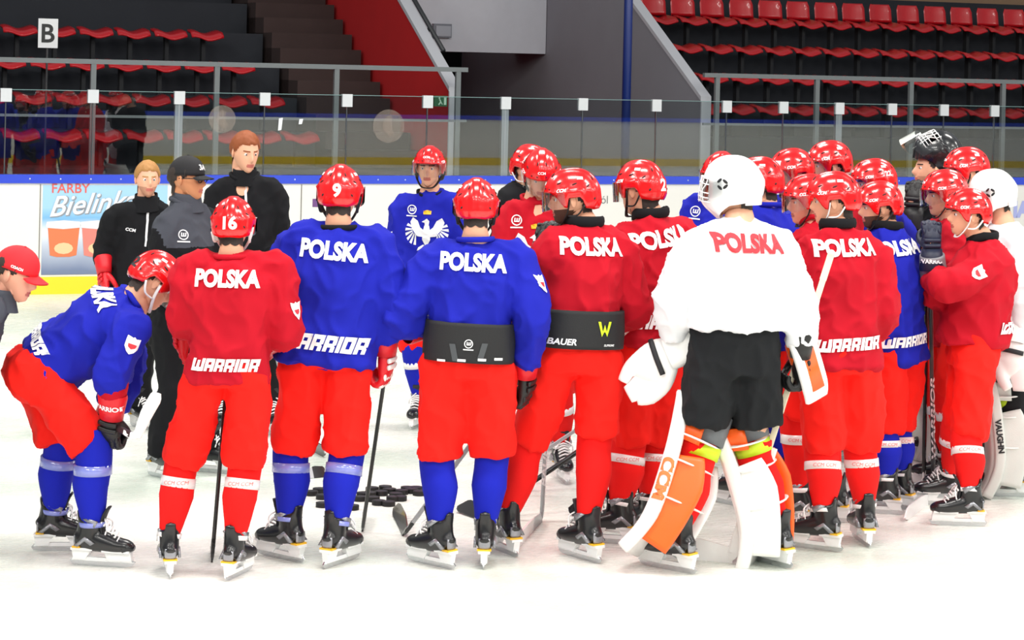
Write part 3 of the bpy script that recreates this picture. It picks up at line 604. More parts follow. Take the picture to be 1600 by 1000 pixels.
def glove(parent, side, wpos, xdir, zref, cols, text=None, k=1.0):
    """cols: hand, cuff, pads"""
    sg = 1 if side == 'r' else -1
    x = V(xdir).normalized(); z = V(zref); z = (z - x * z.dot(x)).normalized(); y = z.cross(x); M = Matrix.Translation(wpos) @ Matrix((x, y, z)).transposed().to_4x4() @ Matrix.Scale(1.08 * k, 4)
    for i, m in enumerate(cols):
        key = (sg, i, m.name)
        if key not in GC:
            if i == 0: me = GL[sg][0].copy(); setmesh(me, 'glove', m)
            else: me = GL[sg][i].mesh(('', 'cuff', 'backhand_rolls')[i], [m])
            GC[key] = me
    g = link('glove', GC[(sg, 0, cols[0].name)], parent, M); c = link('cuff', GC[(sg, 1, cols[1].name)], g); tag(link('backhand_rolls', GC[(sg, 2, cols[2].name)], g), kind='stuff')
    if text:
        bv = bvh_of(c.data); decal('cuff_lettering', text_geo(text, 0.03), bv, V((-0.06, 0, 0.05)), V((0, 0, 1)), V((1, 0, 0)) if x.z > 0 else V((-1, 0, 0)), 0.15, INK, g, 0.003, far=.2)
    return g
text_up = True
# skate
def skate_geo():
    b_ = MB(); b_.tube([(-0.082, 0, .12), (-0.06, 0, .13), (0.0, 0, .13), (0.07, 0, .118), (0.13, 0, .108), (0.18, 0, .104), (0.212, 0, .1)], [(.024, .024), (.05, .042), (.06, .046), (.05, .05), (.04, .051), (.033, .045), (.018, .024)], 16, (0, 0, 1), 3)
    b_.tube([(-0.02, 0, .12), (-0.012, 0, .18), (-0.004, 0, .235)], [(.066, .05), (.065, .05), (.066, .053)], 16, (1, 0, 0), 3)
    b_.tube([(-0.05, 0, .2), (-0.062, 0, .245), (-0.068, 0, .28)], [(.012, .036), (.011, .034), (.009, .028)], 12, (1, 0, 0), 3)
    boot = setmesh(remesh(b_, 0.0085, 3), 'skate', BOOT)
    t = MB(); t.tube([(0.06, 0, .15), (0.052, 0, .21), (0.066, 0, .26), (0.086, 0, .292)], [(.008, .03), (.009, .036), (.008, .038), (.006, .03)], 12, (1, 0, 0), 3)
    l = MB()
    for i in range(7):
        f = i / 6; x = 0.135 - f * 0.083; z = .143 + f ** 0.8 * .085; s = 1 if i % 2 else -1; l.tube([(x + .004, -.034, z - .012), (x + 0.008 + .004 * s, 0, z + .005), (x - .004, .034, z - .008)], [(.0042, .0055)] * 3, 6, (1, 0, 0), 2)
    l.tube([(.066, .01, .235), (.085, .05, .21), (.075, .055, .16)], [.004] * 3, 6); l.tube([(.066, -.01, .235), (.09, -.045, .2), (.085, -.055, .165)], [.004] * 3, 6)
    h = MB(); h.prism([(-.088, .03), (-.1, .086), (.005, .088), (-.02, .045), (-.03, .03)], -.016, .016); h.prism([(.09, .03), (.08, .046), (.06, .082), (.2, .086), (.208, .034)], -.016, .016); h.prism([(-.1, .026), (-.092, .044), (.2, .044), (.212, .026)], -.009, .009); h.box((-.045, 0, .084), (.11, .058, .012)); h.box((.13, 0, .081), (.14, .068, .012))
    ru = MB(); ru.prism([(-.112, .022), (-.1, .006), (-.06, 0), (.15, 0), (.205, .008), (.225, .03), (.2, .036), (-.1, .036)], -.0028, .0028)
    ac = MB()
    for s in (-1, 1):
        ac.prism([(-.075, .105), (-.02, .15), (.03, .12), (.01, .108), (-.02, .128), (-.055, .1)], s * .047 - .007, s * .047 + .007); ac.prism([(.03, .195), (.045, .225), (.0, .24), (-.03, .236), (-.01, .222)], s * .05 - .007, s * .05 + .007)
    ac.tube([(-.08, 0, .15), (-.081, 0, .125), (-.08, 0, .1)], [(.008, .03), (.008, .032), (.008, .028)], 10, (1, 0, 0), 2)
    tcap = MB(); tcap.tube([(.165, 0, .1), (.19, 0, .1), (.216, 0, .098)], [(.033, .046), (.028, .04), (.013, .02)], 14, (0, 0, 1), 3)
    ye = MB(); ye.box((-.07, 0, .094), (.04, .07, .008))
    return [('tongue', t.mesh('tongue', [BLKINK])), ('laces', l.mesh('laces', [LACE])), ('blade_holder', h.mesh('blade_holder', [HOLD], False)), ('runner', ru.mesh('runner', [STEEL], False)), ('side_panels', ac.mesh('side_panels', [BOOTS])), ('toe_cap', tcap.mesh('toe_cap', [mat('toe_black', (34, 35, 38), 0.2)])), ('heel_insert', ye.mesh('heel_insert', [YEL], False))], boot
SK, SKB = skate_geo()
# ================================================================== PEOPLE: one builder
TPL = dict(hip=0.105, shw=0.2)
PEOPLE = {}
def person(key, label, face, head, hy, feet=None, base=None, dep=None, hp=8, hr=0, J={}, jersey=RED, pants=PANT, sock=RSOCK, helm=HRED, kit='player', number=None, num_m=None, strap='b', visor=True, name='POLSKA', lower='WARRIOR', ink=INK, tape=TAPE, gl=(GRED, GRED, GWHITE), gdir={}, Wd=0.225, Dp=0.165, hem=None, sk=0, hair=0, beard=0, collar=True, crest=False, side_logo=False, glt={}, legs=True, nrot=0.0, lrot=0.0, headc=None, phem=None, noarm=(), pw=1.0, ptop=.22, cut={}, hemf=None):
    if feet:
        gl_, gr_ = ground(*feet[0][:2]), ground(*feet[1][:2]); fa = (feet[0][2], feet[1][2]); by = (gl_ + gr_) / 2
    else:
        by = at(base, 500, dep); by.z = 0
    by = V((by.x, by.y, 0)); Y = by.y; px = F / Y
    fw = V((math.cos(R(face)), math.sin(R(face)), 0)); rt = V((fw.y, -fw.x, 0)); up = V((0, 0, 1))
    ztop = at(head[0], head[1], Y).z if not headc else 1.92; k = ztop / 1.92
    if not feet: gl_ = by - rt * 0.14 * k; gr_ = by + rt * 0.14 * k; fa = (face + 12, face - 12)
    def loc(f_, s_, z_): return by + fw * (f_ * k) + rt * (s_ * k) + up * (z_ * k)
    def jt(n, d):
        if n not in J: return d
        q = J[n]; y = Y + q[2] if len(q) > 2 else d.y; return at(q[0], q[1], y)
    pel = jt('pel', loc(0, 0, 0.99)); hil, hir = pel - rt * .11 * k, pel + rt * .11 * k
    hedv = (head[0], head[1] + 0.152 * px * k) if not headc else headc[:2]
    hy_off = headc[2] if headc and len(headc) > 2 else 0.05 * fw.y
    hed = at(hedv[0], hedv[1], Y + hy_off)
    nek = jt('nek', V((hed.x - fw.x * .03, hed.y - fw.y * .03, hed.z - 0.17 * k)))
    shl = jt('shl', nek - rt * .19 * k - up * .07 * k); shr = jt('shr', nek + rt * .19 * k - up * .07 * k)
    ell = jt('ell', shl - rt * .08 * k + fw * .02 - up * .28 * k); elr = jt('elr', shr + rt * .08 * k + fw * .02 - up * .28 * k)
    wrl = jt('wrl', ell + fw * .22 * k + rt * .08 - up * .1 * k); wrr = jt('wrr', elr + fw * .22 * k - rt * .08 - up * .1 * k)
    anl, anr = gl_ + up * .19 * k, gr_ + up * .19 * k
    knl = jt('knl', (anl + hil) / 2 + fw * .05 * k); knr = jt('knr', (anr + hir) / 2 + fw * .05 * k)
    root = empty('person', by); tag(root, label, 'person'); T = Matrix.Translation(-by)
    def rel(mb):
        mb.v = [p - by for p in mb.v]; return mb
    # ---- body: one mesh
    ha = R(hy); hf = V((math.cos(ha), math.sin(ha), 0)); hl = V((-hf.y, hf.x, 0)); q = Matrix.Rotation(R(hp), 3, hl) ; hf2 = q @ hf; hu = q @ up; q2 = Matrix.Rotation(R(hr), 3, hf2); hl2 = q2 @ hl; hu = q2 @ hu
    HM = Matrix.Translation(hed) @ Matrix((hf2, hl2, hu)).transposed().to_4x4() @ Matrix.Scale(k * 1.0, 4)
    bd = MB(); add_head(bd, HM, beard)
    lat = (shr - shl).normalized()
    bd.tube([HM @ V((-0.012, 0, -0.03)), HM @ V((-0.028, 0, -0.10)), nek, nek * .8 + pel * .2, nek * .45 + pel * .55, pel], [.056 * k, .058 * k, (.075 * k, .07 * k), (.15 * k, .1 * k), (.14 * k, .1 * k), (.15 * k, .11 * k)], 16, lat, 4)
    for a, b_, c in ((shl, ell, wrl), (shr, elr, wrr)): bd.tube([a, b_, c, c + (c - b_).normalized() * .06 * k], [.055 * k, .042 * k, .03 * k, .024 * k], 10, None, 4)
    for a, b_, c in ((hil, knl, anl), (hir, knr, anr)): bd.tube([a, b_, c], [.085 * k, .058 * k, .04 * k], 10, None, 4)
    body = rel(bd).build('body', [skin(sk), LIP, hairm(hair), BEARD if beard == 2 else STUB, EYEW, EYED], root)
    HL = T @ HM
    link('hair', (hair_long if kit == 'coach' else hair_short)[hair], root, HL)
    # ---- jersey
    jm = MB(); S = nek - pel; ax = S.normalized(); lh = (hir - hil).normalized(); L = S.length; sw = (shr - shl).length / 2
    fwd = ax.cross(lat).normalized()
    fh = -0.12 * k / L if hem is None else ((at(pel.x * F / pel.y + PPU, hem, pel.y).z - pel.z) / max(.2, S.z))
    if hemf is not None: fh = hemf
    prof = [(fh, Wd, Dp, 0), ((fh + .3) / 2, Wd * .97, Dp, 0), (.35, Wd * .94, Dp * .97, 0), (.62, max(Wd * .95, sw / k), Dp, -.012), (.80, sw / k * 1.02, Dp * .86, -.022), (.9, sw / k * .84, Dp * .66, -.02), (.965, .105, .095, -.012), (1.02, .072, .075, 0)]
    rs = []; P_ = [pel + S * f_ + fwd * (o_ * k) for f_, _, _, o_ in prof]; Rr_ = [(a * k, d * k) for _, a, d, _ in prof]; PP, QQ = spline(P_, Rr_, 3)
    for i, p in enumerate(PP):
        f_ = (p - pel).dot(ax) / L; u_ = lh.lerp(lat, min(1, max(0, f_))); u_ = (u_ - ax * u_.dot(ax)).normalized(); v_ = ax.cross(u_); r = []
        for j in range(28):
            a = 2 * math.pi * j / 28; c, d = math.cos(a), math.sin(a); r.append(p + u_ * (math.copysign(abs(c) ** .82, c) * QQ[i][0]) + v_ * (math.copysign(abs(d) ** .82, d) * QQ[i][1]))
        rs.append(r)
    jm.rings(rs)
    mid = (shl + shr) / 2
    for a in (shl, shr): jm.tube([nek - ax * .05 * k - fwd * .01, (nek - ax * .045 * k).lerp(a, .5) + ax * .005, a + ax * .012 * k], [.078 * k, .085 * k, .088 * k], 14, ax, 3)
    for a, b_, c, ck in ((shl, ell, wrl, 'l'), (shr, elr, wrr, 'r')):
        cc = c - (c - b_).normalized() * .055 * k if ck not in cut else b_.lerp(c, cut[ck]); ai = a.lerp(mid, .18) ; m1 = a.lerp(b_, .5); m2 = b_.lerp(cc, .5)
        if kit == 'coach': rr = [.085, .08, .072, .07, .064, .055]
        else: rr = [.09, .094, .094, .094, .084, .07]
        jm.tube([ai, a, m1, b_, m2, cc], [x * k for x in rr], 14, None, 3)
    jme = remesh(jm, .0128 if Y < 13.3 else .016, 5, 0.021 if kit != 'coach' else .016, seed=by.x * 3.1)
    jme.transform(T); setmesh(jme, 'jersey', jersey); jer = link('jersey' if kit != 'coach' else 'jacket', jme, root)
    bv = bvh_of(jme)
    if collar:
        cm = MB(); cm.tube([nek + up * .0 - fwd * .008 + lat * (.088 * math.cos(t)) * k + (fwd * .085 * math.sin(t) + ax * (-.035 * max(0, math.sin(t)) + .022)) * k for t in [2 * math.pi * i / 20 for i in range(21)]], [((.026 if key in ('P11', 'P12', 'P19', 'P21', 'P25') else .014) * k, .010 * k)] * 21, 8, ax, 1); rel(cm).build('collar', (BLACK if key in ('P11', 'P12', 'P19', 'P21', 'P7', 'P6', 'P25') else jersey), root)
    # ---- pants
    if legs:
        pm = MB(); PW = .2 * pw; pm.tube([pel + S * ptop, pel + S * .06, pel - up * .06 * k], [(PW * .9 * k, .125 * k), (PW * 1.0 * k, .14 * k), (PW * .95 * k, .14 * k)], 24, lh, 4, ex=2.4)
        for a in ((hil, hir) if hemf is not None else ()): pm.ball(a - fw * .045 * k, .135 * k * pw, 14)
        for a, b_, c in ((hil, knl, anl), (hir, knr, anr)):
            bb = a.lerp(b_, 1.02) if phem is None else a.lerp(b_, phem)
            if kit == 'coach': pm.tube([a, a.lerp(b_, .5), b_, b_.lerp(c, .5), c - up * .06 * k], [.11 * k, .1 * k, .085 * k, .08 * k, .085 * k], 16, lh, 3)
            else: pm.tube([a + up * .02 * k, a.lerp(bb, .5), bb], [.110 * k * pw, .113 * k * pw, .106 * k * pw], 18, lh, 4, ex=2.4)
        pme = remesh(pm, .0135 if Y < 13.3 else .017, 4, .016, (11, 11, 5), seed=by.x * 2.3 + 9); pme.transform(T); setmesh(pme, 'pants', pants); po = link('pants', pme, root)
        # ---- socks, tape and skates
        for n_, (b_, c, g, ang) in enumerate(((knl, anl, gl_, fa[0]), (knr, anr, gr_, fa[1]))):
            ff = V((math.cos(R(ang)), math.sin(R(ang)), 0)); sd = V((ff.y, -ff.x, 0))
            if kit != 'coach':
                sm_ = MB(); sm_.tube([b_ + up * .09 * k, b_ + ff * .015, b_.lerp(c, .22) + ff * .012, b_.lerp(c, .45) - ff * .005, b_.lerp(c, .75), c + up * .02 * k], [(.08 * k, .08 * k), (.086 * k, .092 * k), (.084 * k, .09 * k), (.088 * k, .09 * k), (.066 * k, .07 * k), (.05 * k, .054 * k)], 18, sd, 5)
                so = rel(sm_).build('sock', sock, root)
                if tape is not None:
                    for f0, f1, r0, r1 in ((.2, .33, .0885, .0895), (.93, .99, .062, .060)):
                        tm = MB(); a0, a1 = b_.lerp(c, f0) + ff * .010 * (1 - f0), b_.lerp(c, f1) + ff * .008 * (1 - f0); tm.tube([a0, a1], [(r0 * k * 1.0, (r0 + .006) * k), (r1 * k, (r1 + .006) * k)], 20, sd, 1); rel(tm).build('shin_tape' if f0 < .5 else 'ankle_tape', tape, so)
                        if tape is TAPE and f0 < .5 and by.y < 13.2:
                            cv = V((0, -1, 0)); cv = (cv - (c - b_).normalized() * cv.dot((c - b_).normalized())).normalized()
                            mid_ = (a0 + a1) / 2 - by; bb_ = bvh_of(so.children[-1].data); decal('tape_print', text_geo('CCM CCM', 0.0, .2), bb_, mid_, cv, up, .12, mat('tape_red', (228, 110, 105), 0.5), so, .003, far=.2)
            S_ = Matrix.Translation(g - by) @ Matrix.Rotation(R(ang), 4, 'Z') @ Matrix.Scale(k, 4)
            s_ = link('skate', SKB, root, S_)
            for nm, me in SK: tag(link(nm, me, s_), kind='stuff' if nm in ('laces', 'side_panels', 'blade_holder') else None)
    # ---- headgear
    if kit in ('player',):
        h = link('helmet', helmet_set(helm), root, HL); tag(link('vents', HVENT, h), kind='stuff'); link('chin_strap', HSTW if strap == 'w' else HSTB, h)
        if visor: link('visor', HVIS, h)
        if number: decal('number', text_geo(number, 0.04), HELM_BVH, V((-.12, 0, .012)), V((-1, 0, .12)), V((0, 0, 1)), .030 * len(number) + .012, num_m or INK, h, .003, far=.2)
        for s in (-1, 1):
            decal('sticker', text_geo('CCM', 0.04, .2), HELM_BVH, V((.045, s * .1, .052)), V((.25, s, .1)), V((0, 0, 1)), .05, INK, h, .003, far=.15)
            decal('flag_sticker', rect_geo(.55), HELM_BVH, V((-.05, s * .08, .105)), V((-.1, s, .7)), V((0, 0, 1)), .03, INK, h, .003, far=.15)
        decal('front_sticker', text_geo('CCM', 0.03), HELM_BVH, V((.12, 0, .09)), V((1, 0, .7)), V((0, 0, 1)), .045, INK, h, .003, far=.15)
    elif kit == 'goalie':
        h = link('goalie_mask', MASKW, root, HL); link('cage', CAGEW, h); tag(link('vents', MVENT, h), kind='stuff'); link('back_plate', MBACK, h); link('visor', HVIS, h)
    elif kit == 'goalie_up':
        h = link('goalie_mask', MASKB, root, HL @ Matrix.Translation((-.035, 0, .085)) @ Matrix.Rotation(R(-56), 4, 'Y')); link('cage', CAGEW, h); tag(link('vents', MVENT, h), kind='stuff'); link('back_plate', MBACK, h); link('throat_guard', HVIS, h, Matrix.Translation((.035, 0, -.09)) @ Matrix.Scale(1.15, 4))
    # ---- gloves
    for sd_, e_, w_, r_ in (('l', ell, wrl, -1), ('r', elr, wrr, 1)):
        if sd_ in noarm: continue
        xd = (w_ - e_).normalized(); zr = gdir.get(sd_, V((0, 0, .6)) + rt * (r_ * .8) - fw * .2)
        if isinstance(zr, tuple) and len(zr) == 2: xd, zr = V(zr[0]), V(zr[1])
        glove(root, sd_, w_ - by, xd, zr, gl, glt.get(sd_), k)
    # ---- lettering on the jersey
    bk = -fwd
    if name: decal('name_lettering', text_geo(name, 0.05, 0, .80), bv, pel + S * .855 - by, bk, ax, .33 * k, ink, jer, .009, nrot)
    if lower: decal('logo_lettering', warrior_geo(), bv, pel + S * (fh + .19) - by, bk, ax, Wd * 1.72 * k, INK if ink is not REDINK else BLKINK, jer, .009, lrot)
    if crest:
        decal('eagle_emblem', eagle_geo(), bv, pel + S * .62 - by, fwd, ax, .30 * k, mat('eagle_white', (225, 228, 232), .6), jer, .005); decal('crown', poly_geo('crown', [[(-1, -.4), (1, -.4), (1.1, .5), (.5, .1), (0, .8), (-.5, .1), (-1.1, .5)]]), bv, pel + S * .62 + ax * .165 * k - by, fwd, ax, .055, YEL, jer, .006)
    if side_logo: decal('chest_logo', ring_logo(), bv, pel + S * .86 + lat * .11 * k - by, fwd, ax, .075, INK, jer, .005)
    ul, fl = (elr - shr), (wrr - elr)
    print('%-4s Y=%.2f k=%.3f uarm %.2f %.2f farm %.2f %.2f thigh %.2f %.2f shin %.2f %.2f spine %.2f' % (key, Y, k, (ell - shl).length / k, ul.length / k, (wrl - ell).length / k, fl.length / k, (knl - hil).length / k, (knr - hir).length / k, (knl - anl).length / k, (knr - anr).length / k, L / k))
    PEOPLE[key] = dict(root=root, by=by, k=k, bv=bv, jer=jer, pel=pel, S=S, fwd=fwd, lat=lat, ax=ax, sh=(shl, shr), el=(ell, elr), wr=(wrl, wrr), kn=(knl, knr), an=(anl, anr), HM=HM, fw=fw, rt=rt, nek=nek, fh=fh, L=L, Wd=Wd, Dp=Dp, fa=fa, hip=(hil, hir))
    return PEOPLE[key]
# ---------------------------------------------------------------- the people
BG = (GBLACK, GRED, GBLACK); RG = (GRED, GRED, GRED); RW = (GRED, GWHITE, GRED); NG = (GNAVY, GNAVY, GNAVY); KG = (GBLACK, GBLACK, GBLACK); BW = (GBLACK, GWHITE, GBLACK)
# ---- front row, left to right
p0 = person('P0', 'person in red COACH cap and dark jacket leaning in at the left edge', 0, (0, 0), -12, feet=((-130, 868, 10), (-105, 892, -8)), headc=(24, 428, 0), hp=22, kit='coach', jersey=GREYC, pants=BLACK, J=dict(pel=(-120, 590), nek=(-4, 470, 0), shr=(-22, 492, -.19), shl=(-10, 480, .2), elr=(-55, 585, -.2), ell=(-45, 570, .25), wrr=(-75, 650, -.1), wrl=(-60, 640, .2), knr=(-95, 735), knl=(-105, 725)), gl=KG, name=None, lower=None, hair=0, sk=2)
p1 = person('P1', 'person in blue jersey and red helmet 32 crouching, hands on knees, at the left', 14, (0, 0), 24, feet=((84, 861, 8), (143, 884, -10)), headc=(240, 440, .02), hp=42, hr=0, J=dict(pel=(62, 582, 0), nek=(211, 478, .0), shr=(206, 516, -.2), shl=(196, 472, .2), elr=(178, 590, -.27), wrr=(174, 652, -.22), ell=(205, 575, .30), wrl=(165, 650, .25), knr=(142, 700, -.16), knl=(92, 692, .12)), jersey=BLUE, sock=BSOCK, gl=BG, glt={'r': 'WARRIOR'}, gdir={'r': V((-.35, -1, 0))}, strap='w', number='32', num_m=BLKINK, tape=TAPEB, hem=None, Wd=.21, Dp=.17, phem=.98, cut={'r': .12}, hemf=.0, ptop=.1)
p5 = person('P5', 'person seen from behind in red jersey and red helmet number 16', 90, (364, 307), 90, feet=((263, 899, 104), (366, 903, 72)), J=dict(pel=(357, 583), knl=(284, 722), knr=(381, 724), shl=(299, 418), shr=(433, 418), ell=(289, 500, .02), wrl=(284, 520, .26), elr=(445, 512, .02), wrr=(425, 535, .27)), number='16', gl=RG, hem=600, Wd=.205, hp=6, strap='w', gdir={'l': ((.05, .25, -.9), (-1, -.2, 0))})
p6 = person('P6', 'person seen from behind in blue jersey and red helmet number 9', 90, (531, 257), 88, feet=((450, 876, 140), (524, 884, 62)), J=dict(pel=(509, 552), knl=(458, 700), knr=(540, 702), shl=(458, 378), shr=(590, 378), ell=(446, 470, .05), wrl=(470, 520, .28), elr=(609, 472, -.02), wrr=(603, 553, .05)), jersey=BLUE, sock=BSOCK, number='9', gl=(GRED, GRED, GWHITE), hem=568, Wd=.25, tape=TAPEB, gdir={'r': ((-.02, .1, -1), (1, -.3, 0))})
p8 = person('P8', 'person from behind in blue jersey over a wide black belt, hand on hip', 90, (744, 278), 90, feet=((686, 886, 138), (757, 884, 88)), J=dict(pel=(731, 570), knl=(686, 712), knr=(769, 708), shl=(682, 405), shr=(808, 403), ell=(622, 497, -.05), wrl=(668, 512, .12), elr=(833, 498, -.04), wrr=(822, 588, .06)), jersey=BLUE, sock=BSOCK, gl=BG, hem=520, Wd=.205, lower=None, tape=None, gdir={'l': ((.9, .6, .1), (-.2, -.6, .8)), 'r': ((-.05, .2, -1), (1, -.4, 0))}, pw=1.08)
p11 = person('P11', 'bearded person in red jersey and black waist belt, head turned left', 104, (895, 263), 176, feet=((793, 866, 118), (917, 876, 128)), J=dict(pel=(903, 562), nek=(913, 352), knl=(826, 690), knr=(933, 678), shl=(858, 392, -.05), shr=(973, 392), ell=(842, 455, .12), wrl=(852, 398, .25), elr=(990, 475, .1), wrr=(965, 510, .3)), gl=BW, beard=2, hem=500, Wd=.20, lower=None, tape=None, gdir={'l': ((.0, .1, 1), (-.6, -.8, .2))}, pw=1.0)
p12 = person('P12', 'person seen from behind in red jersey and red helmet number 2', 118, (1001, 250), 140, feet=((966, 850, 168), (1015, 842, 125)), J=dict(pel=(1005, 552), nek=(1015, 338), knl=(986, 692), knr=(1025, 690), shl=(972, 385), shr=(1072, 375), ell=(975, 470, .15), wrl=(985, 520, .3), elr=(1085, 470, .0), wrr=(1080, 530, .2)), number='2', gl=RG, hem=540, nrot=R(10))
p13 = person('P13', 'goalkeeper from behind in white jersey, white mask and orange leg pads', 106, (1146, 245), 165, feet=((1058, 893, 140), (1212, 884, 128)), J=dict(pel=(1146, 565), nek=(1155, 345), knl=(1092, 715), knr=(1180, 712), shl=(1078, 400), shr=(1222, 398), ell=(1048, 478, -.02), wrl=(1056, 545, .06), elr=(1250, 474, 0), wrr=(1250, 556, .06)), kit='goalie', jersey=WHITE, pants=BPANT, sock=RSOCK, ink=REDINK, hem=515, Wd=.255, Dp=.19, gl=KG, tape=None, noarm=('l',), collar=False, pw=1.12, phem=.66, gdir={'r': ((-.02, .15, -1), (1, .1, 0))}, lrot=R(8), hair=0, lower=None, hp=2, ptop=.42)
p19 = person('P19', 'person from behind in red jersey with white chin strap beside goalkeeper stick', 104, (1303, 268), 168, feet=((1285, 860, 152), (1350, 851, 98)), J=dict(pel=(1312, 562), nek=(1308, 355), knl=(1288, 702), knr=(1345, 698), shl=(1262, 404), shr=(1368, 402), ell=(1256, 480, .1), wrl=(1268, 520, .3), elr=(1379, 480, .06), wrr=(1355, 535, .28)), gl=RG, hem=574, strap='w', visor=False, Wd=.205, lrot=R(2))
p25 = person('P25', 'person in red jersey at the right leaning folded arms on a stick', 180, (1513, 295), 184, feet=((1512, 822, 178), (1484, 790, 176)), J=dict(pel=(1519, 552), nek=(1533, 372), knl=(1514, 682), knr=(1498, 668), shl=(1538, 422, -.17), shr=(1528, 408, .18), ell=(1480, 448, -.22), wrl=(1446, 436, .06), elr=(1460, 468, .05), wrr=(1456, 390, -.02)), gl=NG, hem=540, strap='w', visor=False, Wd=.215, Dp=.205, gdir={'r': ((-.03, .0, 1), (-.1, -1, 0)), 'l': ((-.6, .7, .1), (0, -.2, 1))}, glt={'r': 'WARRIOR'}, name=None, lower='WARRIOR', hp=4, cut={'r': .25})
# ---- far side of the ring
p2 = person('P2', 'blond bareheaded person in black jacket standing at the far left', -72, (230, 247), -70, feet=((216, 668, -50), (178, 668, -95)), J=dict(pel=(206, 485), shr=(178, 338), shl=(250, 332), elr=(160, 390, -.05), wrr=(163, 428, -.12), ell=(262, 395), wrl=(240, 440, -.1)), kit='coach', jersey=BLACK, pants=BLACK, gl=RG, name=None, lower=None, hair=1, hp=4, beard=1, Wd=.19)
p3 = person('P3', 'person in black cap and glasses with grey and black jacket, mouth open', -28, (292, 240), -18, feet=((322, 738, -20), (250, 746, -40)), J=dict(pel=(280, 510), nek=(290, 316), shr=(258, 362, -.14), shl=(330, 352, .15), elr=(246, 440, -.16), wrr=(275, 475, -.28), ell=(345, 430, .1), wrl=(330, 480, -.1)), kit='coach', jersey=GREYC, pants=BLACK, gl=KG, name=None, lower=None, hair=0, sk=1, hp=4, Wd=.195)
p4 = person('P4', 'tall ginger-haired person in black jacket behind red helmet number 16', -80, (383, 200), -58, feet=((420, 676, -70), (352, 676, -95)), J=dict(pel=(386, 470), nek=(382, 277), shr=(336, 305), shl=(432, 303), elr=(325, 380), ell=(438, 385)), kit='coach', jersey=BLACK, pants=BLACK, gl=KG, name=None, lower=None, hair=2, sk=0, hp=14, Wd=.20)
p7 = person('P7', 'person facing us in blue jersey with white eagle, clear visor', -95, (671, 228), -98, feet=((702, 664, -80), (656, 666, -105)), J=dict(pel=(668, 470), nek=(672, 303), shr=(628, 326), shl=(708, 324), elr=(622, 400), wrr=(640, 450, -.2), ell=(725, 395)), jersey=BLUE, sock=BSOCK, gl=NG, name=None, lower=None, crest=True, side_logo=True, hp=6, Wd=.21)
p10 = person('P10', 'person facing us in red jersey with eagle, head bowed', -92, (846, 232), -90, base=843, dep=13.9, J=dict(nek=(838, 312), pel=(838, 530), shr=(800, 338), shl=(880, 336), elr=(789, 430, -.05), wrr=(800, 492, -.12)), gl=RG, name=None, lower=None, crest=True, side_logo=True, hp=32, gdir={'r': ((.05, -.2, -1), (-.3, -1, 0))}, Wd=.19)
p9 = person('P9', 'person in black jersey mostly hidden behind bowed red-jersey person', -45, (828, 226), -40, base=822, dep=14.9, J=dict(nek=(823, 292), shr=(796, 312, -.1)), jersey=BLACK, gl=KG, name=None, lower=None, strap='w')
p14 = person('P14', 'person in blue jersey half hidden behind white goalkeeper mask, chest logo showing', -105, (1127, 237), -120, base=1112, dep=13.8, J=dict(nek=(1122, 305), shr=(1088, 325)), jersey=BLUE, gl=NG, name=None, lower=None, side_logo=True, sock=BSOCK)
p15 = person('P15', 'person in blue jersey with back turned right of the white mask', 120, (1187, 245), 158, base=1196, dep=13.2, J=dict(nek=(1196, 325)), jersey=BLUE, gl=NG, name=None, lower=None, visor=False, sock=BSOCK)
p16 = person('P16', 'person in blue jersey with white-fronted helmet looking left, navy glove raised', 205, (1238, 232), 197, base=1250, dep=14.3, J=dict(nek=(1243, 318), ell=(1232, 420, -.3), wrl=(1224, 382, -.45)), jersey=BLUE, gl=NG, name=None, lower=None, sock=BSOCK, beard=1, gdir={'l': ((-.15, -.05, 1), (-.2, -1, 0))}, glt={'l': 'WARRIOR'})
p17 = person('P17', 'tall person whose red visored helmet rises above all at right', 190, (1297, 220), 186, base=1316, dep=15.0, J={}, gl=RG, name=None, lower=None, sk=2)
p18 = person('P18', 'person in red jersey whose face shows left of white chin strap', 172, (1264, 272), 186, feet=((1246, 822, 165), (1300, 815, 160)), J=dict(nek=(1272, 345), shl=(1258, 385, -.12), shr=(1280, 385, .15)), gl=RG, name=None, lower=None, sk=2)
p20 = person('P20', 'person in red helmet 22 behind the blue-jersey person in profile', 175, (1366, 248), 184, base=1398, dep=14.2, J=dict(nek=(1380, 325)), jersey=BLUE, gl=NG, name=None, lower=None, sock=BSOCK)
p21 = person('P21', 'person in profile in blue jersey right of the red POLSKA back', 142, (1374, 283), 181, feet=((1382, 803, 168), (1404, 795, 150)), J=dict(pel=(1402, 552), nek=(1386, 358), knl=(1385, 672), knr=(1405, 668), shl=(1364, 395, -.02), shr=(1417, 398, .05), ell=(1362, 480, .1), wrl=(1360, 520, .2), elr=(1420, 480, .1), wrr=(1390, 530, .25)), jersey=BLUE, sock=BSOCK, gl=NG, beard=2, hem=567, visor=False, Wd=.19)
p22 = person('P22', 'goalkeeper in black with caged mask pushed up on the head', 185, (1456, 226), 188, base=1466, dep=15.1, J=dict(nek=(1466, 305), ell=(1440, 372, -.2), wrl=(1428, 325, -.25), pel=(1455, 530)), kit='goalie_up', jersey=BLACK, pants=BPANT, gl=KG, name=None, lower=None, hp=0, gdir={'l': ((.0, 0, 1), (-.5, -1, 0))}, beard=1)
p23 = person('P23', 'person in red helmet looking left behind the visored one at right', 180, (1511, 230), 186, base=1532, dep=14.6, J={}, gl=RG, name=None, lower=None, jersey=WHITE, visor=False)
p24 = person('P24', 'person in red jersey with clear visor behind the navy glove', 182, (1477, 265), 187, base=1494, dep=13.75, J=dict(nek=(1485, 345)), gl=NG, name=None, lower=None)
